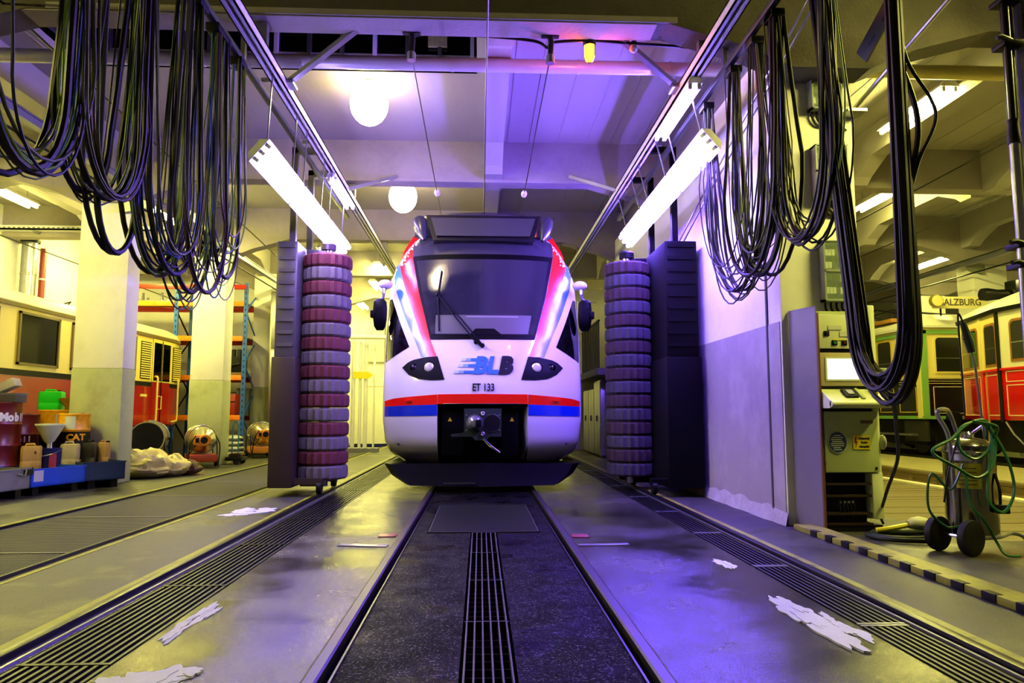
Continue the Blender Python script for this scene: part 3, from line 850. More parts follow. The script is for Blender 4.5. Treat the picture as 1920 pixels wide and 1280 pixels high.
# body shell: columns pinned at the coupler opening
us = [-2 + (1 - math.cos(PI / 2 * i / 13)) * 0 for i in range(0)]
def ucols():
    outer = [math.sin(PI / 2 * i / 14) for i in range(15)]
    r = [1 + o for o in outer]
    inner = [-1 + 0.25 * i for i in range(9)]
    return [-v for v in reversed(r[1:])] + inner + r[1:]
UC = ucols()
def xu(u, w):
    return u * 0.645 if abs(u) <= 1 else math.copysign(0.645 + (w - 0.645) * (abs(u) - 1), u)
zs = [.36, .40, .45, .52, .58, .64, .7, .8, .9, 1.0, 1.1, 1.235, 1.35, 1.5, 1.65, 1.8, 2.0, 2.2, 2.4, 2.6, 2.8, 3.0, 3.2, 3.3, 3.45, 3.55, 3.7, 3.8, 3.9, 4.0, 4.07, 4.14, 4.2]
sh = MB()
vs, fs = [], []
nc = len(UC) + 2
for z in zs:
    w = interp(WT, z)
    xsr = [xu(u, w) for u in UC]
    vs.append((-w, 26.5, z))
    for x in xsr: vs.append((x, SY(x, z), z))
    vs.append((w, 26.5, z))
for i in range(len(zs) - 1):
    for j in range(nc - 1):
        if 1 <= j < nc - 2:
            u0, u1 = UC[j - 1], UC[j]
            if zs[i] < 1.23 and max(abs(u0), abs(u1)) <= 1.0001: continue
        a = i * nc + j
        fs.append((a, a + 1, a + nc + 1, a + nc))
k = len(vs)
top = (len(zs) - 1) * nc
fs.append(tuple(top + j for j in range(nc)))
sh.add(vs, fs)
sh.build('body_shell', tr_white, train, world=True, ang=0.9)
sh = None
# patches that lie on the shell between two outlines
def res(pts, n):
    P = [Vector((a, b)) for a, b in pts]
    L = [0]
    for a, b in zip(P, P[1:]): L.append(L[-1] + (b - a).length)
    out = []
    for i in range(n + 1):
        t = L[-1] * i / n
        for j in range(len(P) - 1):
            if t <= L[j + 1] + 1e-9:
                f = (t - L[j]) / max(L[j + 1] - L[j], 1e-9)
                out.append(P[j].lerp(P[j + 1], f)); break
    return out
def patch(name, A, B, m, off=0.006, nu=16, nv=8, thick=0.006, parent=None, mirror=False):
    a, b = res(A, nu), res(B, nu)
    if mirror:
        a = [Vector((-p.x, p.y)) for p in a]; b = [Vector((-p.x, p.y)) for p in b]
    front, back = [], []
    for p, q in zip(a, b):
        rf, rb = [], []
        for j in range(nv + 1):
            r = p.lerp(q, j / nv)
            y = SY(r.x, r.y)
            rf.append((r.x, y - off, r.y)); rb.append((r.x, y - off + thick + 0.01, r.y))
        front.append(rf); back.append(rb)
    mb = MB(); mb.sheet(front)
    n0 = len(mb.v)
    mb.sheet(back)
    W = nv + 1
    H = nu + 1
    loop = [j for j in range(W)] + [i * W + nv for i in range(1, H)] + [(H - 1) * W + j for j in range(nv - 1, -1, -1)] + [i * W for i in range(H - 2, 0, -1)]
    for s, t in zip(loop, loop[1:] + loop[:1]):
        mb.f.append((s, t, n0 + t, n0 + s))
    return mb.build(name, m, parent or train, world=True, ang=0.8)
redo = [(-1.175, 4.07), (-1.30, 3.78), (-1.345, 3.62), (-1.30, 3.345), (-1.169, 2.935), (-1.004, 2.488), (-.833, 2.032), (-.786, 1.914)]
redi = [(-1.09, 4.05), (-1.12, 3.8), (-1.109, 3.56), (-.973, 2.921), (-.851, 2.482), (-.753, 2.132), (-.665, 1.913)]
bluo = [(-1.40, 3.50), (-1.425, 3.418), (-1.364, 3.037), (-1.184, 2.569), (-.988, 2.138), (-.895, 1.916)]
blui = [(-1.335, 3.56), (-1.30, 3.345), (-1.169, 2.935), (-1.004, 2.488), (-.833, 2.032), (-.786, 1.914)]
for mi in (False, True):
    o = patch('red_stripe', redo, redi, tr_red, 0.006, 30, 4, mirror=mi); o['label'] = 'red stripe beside the windscreen'
    o = patch('blue_stripe', bluo, blui, tr_blue, 0.006, 30, 4, mirror=mi); o['label'] = 'light blue stripe outside the red stripe'
    patch('side_window', [(-1.40, 2.86), (-1.25, 2.47), (-1.08, 2.072)], [(-1.455, 2.86), (-1.46, 2.4), (-1.452, 1.851)], glass_dk, 0.004, 18, 8, mirror=mi)
    h = patch('headlight', [(-1.175, 1.762), (-1.093, 1.836), (-1.01, 1.875), (-.812, 1.914), (-.655, 1.922)], [(-1.175, 1.762), (-1.068, 1.653), (-.934, 1.596), (-.737, 1.575), (-.55, 1.583)], tr_black, 0.010, 18, 6, mirror=mi)
    s = 1 if mi else -1
    for (x, z, r, big) in ((0.772, 1.757, 0.076, True), (1.0, 1.762, 0.042, False)):
        y = SY(x, z)
        o = MB().lathe([(0.0, -0.028), (r * .5, -0.026), (r * .85, -0.016), (r, 0.0), (r, 0.05)], (s * x, y - 0.004, z), 20, 'y').build('lens', mat('lamp_lens', (0.85, 0.87, 0.68), 0.25, 0.2) if big else mat('lamp_lens_dark', (0.1, 0.09, 0.1), 0.1), h, world=True)
        MB().tube([(s * x + (r + 0.008) * math.cos(q * PI / 12), y - 0.006 , z + (r + 0.008) * math.sin(q * PI / 12)) for q in range(24)], 0.008, 6, closed=True).build('lens_rim', tr_black, h, world=True)
    # lower bands
    mbnd = patch('red_band', [(-1.484, 1.272), (-1.30, 1.315), (-1.061, 1.339), (-.649, 1.371)], [(-1.484, 1.2), (-1.3, 1.207), (-1.06, 1.215), (-.649, 1.228)], tr_red, 0.007, 18, 3, mirror=mi)
    MB().box(s * 1.06 - 0.04, s * 1.06 + 0.04, SY(1.06, 1.27) - 0.05, SY(1.06, 1.27), 1.275, 1.295).build('step_tab', tr_red, mbnd, world=True)
    patch('blue_band', [(-1.484, 1.2), (-1.3, 1.207), (-1.06, 1.215), (-.649, 1.228)], [(-1.484, 1.055), (-1.3, 1.06), (-1.057, 1.064), (-.649, 1.072)], tr_dblue, 0.007, 18, 3, mirror=mi)['label'] = 'dark blue band under the red band'
    # jamb of the coupler opening
    gj = []
    for z in (1.235, 1.0, .8, .7, .58, .5, .42):
        x = s * (0.648 if z > .7 else 0.648 - (.7 - z) * .12)
        gj.append([(x, SY(x, z) + 0.01, z), (s * (abs(x) - .06), SY(x, z) + .25, z), (s * (abs(x) - .10), 11.1, z)])
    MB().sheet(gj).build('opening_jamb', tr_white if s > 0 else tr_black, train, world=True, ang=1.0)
o = patch('red_band', [(-.64, 1.372), (0, 1.378), (.64, 1.372)], [(-.64, 1.236), (0, 1.236), (.64, 1.236)], tr_red, 0.008, 14, 3)
MB().tube([(x, SY(x, 1.237) - 0.012, 1.237) for x in [-.56 + .08 * i for i in range(15)]], 0.006, 6).build('worn_edge', chrome, train, world=True)
# windscreen with its black surround
patch('windscreen_frame', [(-1.109, 3.56), (-.973, 2.921), (-.851, 2.482), (-.771, 2.174)], [(1.105, 3.56), (.957, 2.89), (.845, 2.488), (.757, 2.178)], tr_black, 0.008, 24, 24)
ws = patch('windscreen', [(-1.045, 3.47), (-.94, 3.0), (-.85, 2.62), (-.757, 2.245)], [(1.03, 3.47), (.93, 3.0), (.845, 2.62), (.75, 2.245)], mat('windscreen_glass', (0.13, 0.13, 0.15), 0.06, coat=0.8, var=0.3, scale=18, stretch=(6, 1, 0.4), bump=0.06, bscale=60), 0.013, 24, 24)
patch('desk_shade', [(-.70, 2.55), (-.70, 2.26)], [(.72, 2.55), (.66, 2.26)], mat('desk_grey', (0.30, 0.31, 0.27), 0.35, coat=0.6), 0.0155, 8, 14, 0.001)['label'] = 'grey driving desk showing behind the lower windscreen'
patch('desk_vent', [(-.25, 2.535), (-.25, 2.515)], [(.52, 2.535), (.52, 2.515)], mat('vent_pale', (0.5, 0.5, 0.45), 0.5, coat=0.6), 0.017, 2, 10, 0.001)
patch('desk_screen', [(-.11, 2.34), (-.19, 2.25)], [(.16, 2.34), (.27, 2.25)], tr_black, 0.018, 4, 6, 0.001)
# grey panel above the windscreen and the roof fairing with the destination display
patch('upper_panel', [(-1.09, 4.05), (-1.12, 3.8), (-1.109, 3.56)], [(1.09, 4.05), (1.12, 3.8), (1.109, 3.56)], tr_grey, 0.008, 12, 24)
cap = []
prof = [(-1.10, 3.98), (-1.07, 4.10), (-1.02, 4.20), (-.93, 4.28), (-.5, 4.31), (0, 4.32), (.5, 4.31), (.93, 4.28), (1.02, 4.20), (1.07, 4.10), (1.10, 3.98), (.7, 3.9), (0, 3.9), (-.7, 3.9)]
rc = MB()
rings = []
for (dy, sx, dz) in ((0.0, 1.0, -0.10), (0.10, 1.0, -0.03), (0.35, 0.99, 0.0), (1.6, 0.97, 0.02), (3.0, .9, 0.0)):
    rings.append([(x * sx, 11.12 + dy + 0.16 * (abs(x)) ** 2, (z + dz if z > 3.95 else z)) for x, z in prof])
rc.loft(rings)
rc.build('roof_fairing', tr_grey, train, world=True, ang=0.7)
dsp = MB()
dsp.sheet([[(x * (1 - 0.14 * j / 4), 11.16 - 0.05 * j, 4.16 - 0.095 * j) for x in (-.86, -.5, 0, .5, .86)] for j in range(5)])
df = MB()
loop = [(-.9, 11.10, 4.20), (.9, 11.10, 4.20), (.78, 10.93, 3.76), (-.78, 10.93, 3.76)]
df.loft([[(x, y + d, z) for x, y, z in loop] for d in (0.0, 0.35)])
d = df.build('destination_box', mat('display_surround', (0.03, 0.03, 0.033), 0.3), train, world=True)
MB().loft([[(-.82, 11.06 + q, 4.15), (.82, 11.06 + q, 4.15), (.72, 10.925 + q, 3.83), (-.72, 10.925 + q, 3.83)] for q in (0.0, 0.02)]).build('display_glass', mat('display_glass', (0.20, 0.21, 0.18), 0.3, coat=0.5), d, world=True)
for s in (-1, 1):
    hn = MB()
    hn.tube([(s * 1.0, 11.12, 4.12), (s * .98, 11.06, 4.02), (s * .95, 10.99, 3.88), (s * .91, 10.93, 3.76)], [0.10, 0.11, 0.085, 0.03], 12)
    hn.build('fairing_horn', tr_grey, train, world=True)
# mirrors / camera pods
for s in (-1, 1):
    md = MB(); md.ball((s * 1.50, 11.0, 3.07), 0.1, 9, (1.15, 1.2, 0.75))
    p = md.build('mirror_pod', mat('pod_white', (0.82, 0.82, 0.8), 0.3), train, world=True)
    MB().cyl((s * 1.52, 10.98, 3.02), (s * 1.525, 10.97, 2.93), 0.035, 0.03, 12).build('collar', chrome, p, world=True)
    MB().tube(cr([(s * 1.525, 10.97, 2.94), (s * 1.53, 10.97, 2.86), (s * 1.62, 10.97, 2.80), (s * 1.64, 10.97, 2.72), (s * 1.62, 10.97, 2.64)], 6), 0.022, 8).build('arm', mat('arm_grey', (0.32, 0.32, 0.34), 0.35), p, world=True)
    hb = MB()
    ring = lambda z, k: [(s * 1.57 + k * a, 10.97 + b * k, z) for a, b in ((-.1, -.05), (-.06, -.08), (.06, -.08), (.1, -.05), (.1, .05), (.06, .08), (-.06, .08), (-.1, .05))]
    hb.loft([ring(2.84, .55), ring(2.80, .9), ring(2.7, 1.0), ring(2.55, 1.0), ring(2.42, .85), ring(2.36, .5)])
    hb.box(s * 1.66 - 0.05, s * 1.66 + 0.05, 10.9, 11.02, 2.55, 2.66, 0.01)
    hb.build('mirror_housing', tr_black, p, world=True)
# wiper
wp = MB()
wp.tube([(-.10, SY(-.1, 2.13) - 0.05, 2.13), (-.40, SY(-.4, 2.5) - 0.06, 2.50), (-.678, SY(-.678, 2.874) - 0.05, 2.874)], 0.011, 6)
wp.tube([(-.02, SY(-.02, 2.10) - 0.05, 2.10), (-.33, SY(-.35, 2.5) - 0.06, 2.49), (-.655, SY(-.678, 2.874) - 0.05, 2.84)], 0.011, 6)
w = wp.build('wiper_arm', tr_black, train, world=True)
MB().tube([(-.633, SY(-.63, 3.267) - 0.03, 3.267), (-.675, SY(-.67, 2.9) - 0.03, 2.88), (-.66, SY(-.66, 2.6) - 0.03, 2.6), (-.643, SY(-.64, 2.303) - 0.03, 2.303)], 0.014, 6).build('wiper_blade', tr_black, w, world=True)
hb = MB()
for (x, z) in ((-.10, 2.13), (-.01, 2.08), (-.678, 2.874)): hb.ball((x, SY(x, z) - 0.035, z), 0.035, 7)
hb.beam((-.16, SY(-.1, 2.2) - .045, 2.21), (0.0, SY(0, 2.06) - .045, 2.06), 0.05, 0.05, (0, 1, 0))
hb.build('wiper_joint', tr_black, w, world=True)
# lettering
tilt = PI / 2 - math.atan2(SY(0, 2.0) - SY(0, 1.6), 0.4)
blb_b = mat('logo_blue', (0.20, 0.42, 0.86), 0.3)
yt = SY(0.1, 1.78) - 0.012
def onshell(x, z): return (x, SY(x, z) - 0.012 - 10.2, z)
text('logo_letter', 'B', blb_b, train, onshell(-0.05, 1.778), 0.345, (tilt, 0, R(-1)), 0.003, 0.018, 0.22, sx=0.95)
text('logo_letter', 'L', blb_b, train, onshell(0.125, 1.778), 0.345, (tilt, 0, R(1)), 0.003, 0.018, 0.22, sx=0.9)
text('logo_letter', 'B', black_m, train, onshell(0.315, 1.778), 0.345, (tilt, 0, R(3)), 0.003, 0.024, 0.22, sx=0.95)
bar_m = [mat('logo_bar_faint', (0.70, 0.77, 0.86), 0.3), mat('logo_bar_pale', (0.48, 0.62, 0.87), 0.3), blb_b]
for k, (z, x0, x1) in enumerate(((1.872, -.31, -.05), (1.785, -.35, -.08), (1.69, -.41, -.11))):
    cuts = [x0, x0 + .07, x0 + .14, x1]
    for q in range(3):
        patch('logo_bar', [(cuts[q], z + 0.021), (cuts[q] - .008, z - 0.021)], [(cuts[q + 1], z + 0.021), (cuts[q + 1] - .008, z - 0.021)], bar_m[q], 0.012, 2, 5, 0.003)
text('fleet_number', 'ET 133', black_m, train, onshell(0.007, 1.466), 0.15, (PI / 2 - 0.08, 0, 0), 0.003, 0.003, sx=0.74)
# coupler compartment
MB().prism([(-.66, 1.25), (.66, 1.25), (.64, .7), (.56, .36), (-.56, .36), (-.64, .7)], 10.95, 11.2).build('compartment', tr_black, train, world=True)
MB().box(-.66, .66, 10.35, 11.0, 1.2, 1.24).build('compartment_roof', tr_black, train, world=True)
MB().box(-.60, -.27, 10.42, 10.95, .5, 1.19, 0.02).build('side_box', tr_black, train, world=True)
MB().box(.27, .52, 10.42, 10.95, .5, 1.19, 0.02).build('side_box', tr_black, train, world=True)
cg = mat('coupler_green', (0.13, 0.18, 0.15), 0.4, 0.3, var=0.3, scale=12)
cp = MB()
cp.prism([(-.26, 1.17), (.26, 1.17), (.26, .78), (.10, .78), (.05, .73), (-.1, .73), (-.15, .78), (-.44, .78), (-.44, .81), (-.28, .83), (-.26, .86)], 10.10, 10.2)
cpl = cp.build('coupler_plate', cg, train, world=True)
MB().lathe([(0.125, 0.0), (0.125, -0.03), (0.11, -0.10), (0.085, -0.16), (0.05, -0.20), (0.0, -0.205)], (-.112, 10.12, .965), 24, 'y').build('coupler_cone', mat('cone_steel', (0.5, 0.52, 0.52), 0.25, 0.8), cpl, world=True)
MB().box(-.10, -.02, 9.89, 10.06, .91, 1.02, 0.02).build('hook_plate', tr_black, cpl, world=True)
MB().lathe([(0.118, -0.004), (0.118, 0.0), (0.11, 0.02), (0.0, 0.02)], (.13, 10.092, .965), 24, 'y').build('coupler_cup', black_m, cpl, world=True)
MB().tube([(.13 + .12 * math.cos(q * PI / 12), 10.095, .965 + .12 * math.sin(q * PI / 12)) for q in range(24)], 0.01, 6, closed=True).build('cup_rim', cg, cpl, world=True)
for (x, z) in ((0.0, 1.10), (0.0, .82)):
    MB().lathe([(0.03, 0.0), (0.03, -0.04), (0.02, -0.045), (0.0, -0.03)], (x, 10.1, z), 14, 'y').build('air_port', galv, cpl, world=True)
for (x, z) in ((-.23, 1.08), (-.23, .87), (.23, 1.08), (.23, .87)):
    MB().lathe([(0.012, 0.0), (0.012, -0.012), (0.0, -0.012)], (x, 10.1, z), 6, 'y').build('bolt', galv, cpl, world=True)
MB().box(-.12, .12, 10.2, 11.0, .85, 1.05).build('coupler_shank', tr_black, cpl, world=True)
MB().tube([(.02, 10.07, .74), (.1, 10.02, .66), (.24, 9.98, .56)], [0.02, 0.018, 0.012], 8).build('release_lever', chrome, cpl, world=True)
wy = mat('warning_yellow', (0.85, 0.8, 0.05), 0.4)
for x in (-.47, .42):
    o = MB().prism([(x - .03, .99), (x + .03, .99), (x, 1.045)], 10.412, 10.419).build('warning_sign', wy, train, world=True)
    MB().box(x - .004, x + .004, 10.409, 10.412, 1.0, 1.025).build('warning_mark', black_m, o, world=True)
# bolts on the lower skirt, plough
for s in (-1, 1):
    for x in (1.22,):
        MB().lathe([(0.02, 0.0), (0.02, -0.01), (0.0, -0.01)], (s * x, SY(x, .66) - 0.002, .66), 12, 'y').build('skirt_cap', tr_grey, train, world=True)
pl = MB()
pl.loft([[(-1.44, 10.75, .38), (-1.3, 10.45, .38), (0, 10.33, .40), (1.3, 10.45, .38), (1.44, 10.75, .38), (1.44, 11.2, .38), (-1.44, 11.2, .38)],
         [(-1.32, 10.65, .22), (-1.2, 10.40, .22), (0, 10.29, .22), (1.2, 10.40, .22), (1.32, 10.65, .22), (1.32, 11.1, .22), (-1.32, 11.1, .22)],
         [(-1.1, 10.55, .09), (-1.02, 10.34, .09), (0, 10.24, .08), (1.02, 10.34, .09), (1.1, 10.55, .09), (1.1, 11.0, .09), (-1.1, 11.0, .09)]])
pw = pl.build('plough', tr_black, train, world=True)
MB().box(-.55, -.10, 10.22, 10.245, .125, .14).build('plough_edge', chrome, pw, world=True)
# underframe and wheels
MB().box(-1.2, 1.2, 11.3, 26, .35, 1.0).build('underframe', tr_black, train, world=True)
for y in (12.2, 14.9):
    for s in (-1, 1):
        MB().lathe([(0.0, -.07), (.2, -.07), (.36, -.05), (.40, -.05), (.40, .03), (.43, .05), (.43, .07), (0, .07)], (s * .745, y, .435), 24, 'x').build('wheel', steel_dk, train, world=True)

# ------------------------------------------------------------------ brush towers of the washing gantry
brush_red = mat('bristle_red', (0.30, 0.06, 0.05), 0.8, var=0.4, scale=25, bump=0.6, bscale=90)
brush_wht = mat('bristle_white', (0.33, 0.31, 0.28), 0.8, var=0.3, scale=25, bump=0.6, bscale=90)
tower_l = mat('tower_brown', (0.17, 0.12, 0.10), 0.45, 0.2, var=0.2, scale=4)
tower_shaded = mat('tower_in_shade', (0.008, 0.008, 0.013), 0.6, 0.0, spec=0.1)  # shade on the backlit right tower put into its colour
tower_g = mat('tower_grey', (0.34, 0.33, 0.34), 0.4, 0.5, var=0.2, scale=4)
def tower(label, bx, by, s, mlow, mup, col_x0, col_x1, y0, y1, b_red=brush_red, b_wht=brush_wht):
    t = thing('brush_tower', label, 'brush', (bx, by, 0))
    W = dict(world=True)
    MB().box(min(col_x0, col_x1), max(col_x0, col_x1), y0, y1, 0.12, 1.86, 0.02).build('lower_cabinet', mlow, t, **W)
    MB().box(min(col_x0, col_x1) + 0.02, max(col_x0, col_x1) - 0.02, y0 + 0.05, y1 - 0.02, 1.86, 3.45, 0.02).build('upper_casing', mup, t, **W)
    for k in range(9):
        z = 2.0 + k * 0.17
        MB().box(min(col_x0, col_x1) + 0.05, max(col_x0, col_x1) - 0.05, y0 + 0.03, y0 + 0.06, z, z + 0.05).build('louvre_slat', mup, t, **W)
    fx = bx - s * 0.0
    MB().box(min(col_x0, bx - s * 0.1), max(col_x0, bx - s * 0.1), y1 - 0.22, y1 - 0.06, 0.12, 0.24, 0.01).build('lower_arm', mlow, t, **W)
    MB().box(min(col_x0, bx + s * 0.0), max(col_x0, bx + s * 0.0), by - 0.06, by + 0.06, 3.36, 3.42, 0.01).build('upper_arm', mup, t, **W)
    MB().box(min(col_x0, bx), max(col_x0, bx), by - 0.06, by + 0.06, 0.10, 0.18, 0.01).build('lower_arm', mlow, t, **W)
    MB().cyl((bx, by, 0.1), (bx, by, 3.42), 0.07, n=14).build('brush_shaft', galv, t, **W)
    MB().lathe([(0.11, 3.42), (0.11, 3.50), (0.08, 3.53), (0.0, 3.53)], (bx, by, 0), 18).build('motor', mlow, t, **W)
    # posts and hangers up to the track beam, wheels on the gantry rail
    for y in (y0 + 0.1, y1 - 0.1):
        MB().box(s * 2.62 - 0.04, s * 2.62 + 0.04, y - 0.04, y + 0.04, 3.4, 4.78).build('hanger_post', mup, t, **W)
        MB().box(min(s * 2.2, s * 2.66), max(s * 2.2, s * 2.66), y - 0.04, y + 0.04, 4.70, 4.78).build('hanger_arm', mup, t, **W)
        rx = 2.27 if s > 0 else -2.175
        MB().lathe([(.0, -.03), (.085, -.03), (.085, .03), (.0, .03)], (rx, y, 0.122), 16, 'x').build('track_wheel', black_m, t, **W)
        MB().box(min(rx - 0.05, col_x0), max(rx + 0.05, col_x0), y - 0.06, y + 0.06, 0.16, 0.24).build('wheel_box', mlow, t, **W)
    nb = 16
    for k in range(nb):
        z0 = 0.2 + k * 0.196
        n = 40
        prof = [(0.07, z0 + 0.02), (0.30, z0 + 0.004), (0.325, z0 + 0.03), (0.33, z0 + 0.098), (0.325, z0 + 0.166), (0.30, z0 + 0.192), (0.07, z0 + 0.176)]
        mb = MB().lathe(prof, (0, 0, 0), n)
        rr = random.Random(k)
        mb.v = [(x * (1 + (0.05 if (int(math.atan2(y, x) * n / 6.2832 + 100) % 2) else -0.03)), y * (1 + (0.05 if (int(math.atan2(y, x) * n / 6.2832 + 100) % 2) else -0.03)), z) for x, y, z in mb.v]
        mb.shift(bx, by, 0)
        mb.build('bristle_band', b_red if k % 2 else b_wht, t, **W)
    return t
tower('wash tower with red and white banded brush and brown cabinet, left of the train', -2.22, 10.25, -1, tower_l, tower_g, -2.52, -2.84, 9.75, 10.9)
tower('shade-coloured wash tower with red and white banded brush, right of the train', 2.16, 10.6, 1, tower_shaded, tower_shaded, 2.45, 2.93, 9.5, 11.0,
      mat('bristle_red_shaded', (0.13, 0.03, 0.035), 0.85, var=0.4, scale=25, bump=0.6, bscale=90), mat('bristle_white_shaded', (0.15, 0.14, 0.16), 0.85, var=0.3, scale=25, bump=0.6, bscale=90))  # bristle colours darkened to carry the shade on this side
# ------------------------------------------------------------------ festoon cables
cab_cols = [mat('cable_black', (0.03, 0.03, 0.03), 0.55, spec=0.25), mat('cable_dark_green', (0.10, 0.14, 0.08), 0.55, spec=0.25), mat('cable_green_yellow', (0.36, 0.50, 0.07), 0.55, spec=0.25),
            mat('cable_blue', (0.12, 0.28, 0.5), 0.55, spec=0.25), mat('cable_grey', (0.24, 0.25, 0.21), 0.55, spec=0.25), mat('cable_brown', (0.25, 0.12, 0.07), 0.55, spec=0.25), mat('cable_navy', (0.05, 0.06, 0.22), 0.55, spec=0.25)]
def uloop(x, ya, yb, zt, zb, dx, la=0.0, lb=0.0):
    """a hanging cable loop: two long legs (their feet moved by la and lb) and a round bottom"""
    a0, b0 = ya + la, yb + lb
    yc, hw = (a0 + b0) / 2, (b0 - a0) / 2
    h = abs(hw) * 1.35 + 0.06
    pts = [(x, ya, zt), (x + dx * .3, ya + la * .4, zt + (zb + h - zt) * .4), (x + dx * .7, ya + la * .8, zt + (zb + h - zt) * .8)]
    for i in range(15):
        th = PI * i / 14
        pts.append((x + dx, yc - hw * math.cos(th), zb + h - h * math.sin(th)))
    pts += [(x + dx * .7, yb + lb * .8, zt + (zb + h - zt) * .8), (x + dx * .3, yb + lb * .4, zt + (zb + h - zt) * .4), (x, yb, zt)]
    return pts
def festoon(label, group, x, ya, yb, zt, zb, seed, n, spread, thick=0.018, thin=0.009, nthick=2):
    rnd = random.Random(seed)
    t = thing('festoon_loop', label, 'cable', (x, (ya + yb) / 2, zt), 0, group)
    for k in range(n):
        big = k < nthick
        dz = rnd.uniform(-0.5, 1.0) * spread
        ox = rnd.uniform(-0.06, 0.06)
        r = thick * rnd.uniform(0.8, 1.15) if big else thin * rnd.uniform(0.55, 1.1)
        c = cab_cols[0] if big else cab_cols[rnd.choice(([0, 0, 1, 1, 6, 0, 4, 2] if x > 0 else [0, 1, 1, 2, 3, 4, 4, 5, 2, 6]))]
        a = ya + rnd.uniform(-0.05, 0.05) * 1.6; b = yb + rnd.uniform(-0.05, 0.05) * 1.6
        pts = uloop(x + ox, a, b, zt, zb + (0 if big else dz), rnd.uniform(-0.08, 0.08), rnd.uniform(-.12, .12), rnd.uniform(-.12, .12))
        MB().tube(pts, r, 6).build('cable', c, t, world=True)
    for y in (ya, yb):
        MB().box(x - 0.06, x + 0.06, y - 0.09, y + 0.09, zt - 0.04, zt + 0.03, 0.01).build('cable_trolley', black_m, t, world=True)
    return t
GL, GR = 'festoon cable loops on the left', 'festoon cable loops on the right'
festoon('festoon cable loop at the far left edge, nearest the viewer', GL, -2.38, 3.25, 4.02, 4.46, 2.33, 1, 13, 0.12, nthick=3)
festoon('second festoon cable loop from the left, beside the edge loop', GL, -2.38, 4.06, 4.75, 4.46, 2.43, 2, 14, 0.10, nthick=3)
festoon('single thick black cable loop in front of the first left pillar', GL, -2.38, 4.42, 4.98, 4.46, 2.14, 3, 2, 0.02, nthick=2)
festoon('coloured festoon cable bundle to the right of the first left pillar', GL, -2.38, 4.92, 5.75, 4.46, 2.13, 4, 17, 0.16, nthick=3)
festoon('coloured festoon cable bundle hanging lowest before the second left pillar', GL, -2.38, 5.5, 6.3, 4.46, 2.08, 5, 13, 0.3, nthick=2)
festoon('green and yellow festoon cable bundle farthest along the left rail', GL, -2.38, 6.15, 6.75, 4.46, 2.3, 6, 12, 0.4, nthick=1)
festoon('festoon cable bundle against the white wall, farthest on the right', GR, 2.46, 6.2, 7.6, 4.48, 2.3, 11, 16, 0.25, nthick=2)
festoon('dense black festoon bundle at the end of the white wall', GR, 2.46, 5.75, 6.75, 4.48, 2.33, 12, 20, 0.3, nthick=5)
festoon('festoon cable loop hanging in front of the switch boxes', GR, 2.46, 4.85, 5.75, 4.48, 2.42, 13, 18, 0.16, nthick=3)
# the deep loop in front of the cabinet
t = thing('festoon_loop', 'long thick festoon cable loop hanging low in front of the control cabinet', 'cable', (2.5, 4.7, 4.48), 0, GR)
rnd = random.Random(21)
for k in range(15):
    r = 0.018 if k < 7 else 0.009
    c = cab_cols[0] if k < 8 else cab_cols[rnd.choice([0, 2, 3, 6, 4, 1])]
    pts = uloop(2.5 + rnd.uniform(-.04, .04), 5.10 + rnd.uniform(-.04, .06), 4.1 + rnd.uniform(-.02, .04), 4.48, 1.19 + rnd.uniform(-0.03, 0.16), rnd.uniform(-.03, .03), -.42 + rnd.uniform(-.05, .05), rnd.uniform(-.02, .03))
    MB().tube(pts, r, 6).build('cable', c, t, world=True)
bp = cr([(2.52, 4.12, 3.6), (2.56, 4.1, 3.25), (2.68, 4.08, 3.0), (2.70, 4.08, 2.85), (2.6, 4.1, 2.62), (2.54, 4.12, 2.4)], 6)
MB().tube(bp, 0.011, 6).build('stray_cable', cab_cols[1], t, world=True)
MB().tube(cr([(2.52, 4.14, 3.3), (2.6, 4.12, 3.0), (2.6, 4.1, 2.75), (2.53, 4.12, 2.45)], 6), 0.018, 6).build('stray_cable', cab_cols[0], t, world=True)
for y in (4.12, 5.12):
    MB().box(2.44, 2.56, y - 0.09, y + 0.09, 4.44, 4.51, 0.01).build('cable_trolley', black_m, t, world=True)
# conduits along the right wall and the slotted cable tray
o = MB().tube([(2.78, 4.0, 5.12), (2.84, 9.0, 3.92), (2.90, 11.5, 3.3)], 0.012, 6).build('wall_wire', galv); tag(o, 'upper of two thin rods sloping down along the white wall', 'wire')
o = MB().tube([(2.78, 4.0, 4.98), (2.84, 9.0, 3.80), (2.90, 11.5, 3.18)], 0.012, 6).build('wall_wire', galv); tag(o, 'lower of two thin rods sloping down along the white wall', 'wire')
t = thing('cable_tray', 'black slotted steel tray slanting beside the column top', 'tray', (3.55, 6.0, 5.0))
tr = MB()
p0, p1 = Vector((3.52, 6.3, 4.42)), Vector((3.62, 5.3, 5.05))
tr.beam(p0, p1, 0.16, 0.02, (1, 0, 0.3))
tr.build('tray_web', mat('tray_dark', (0.12, 0.14, 0.11), 0.35, 0.4), t, world=True)
for k in range(5):
    p = p0.lerp(p1, 0.1 + 0.2 * k); q = p0.lerp(p1, 0.2 + 0.2 * k)
    MB().beam(p + Vector((0, -0.016, -0.01)), q + Vector((0, -0.016, -0.01)), 0.03, 0.012, (1, 0, 0.3)).build('slot', black_m, t, world=True)
o = MB().tube([(3.9, 7.2, 4.3), (4.4, 5.0, 5.25)], 0.022, 8).build('conduit', galv); tag(o, 'thin steel conduit rising from the column toward the near ceiling', 'conduit')

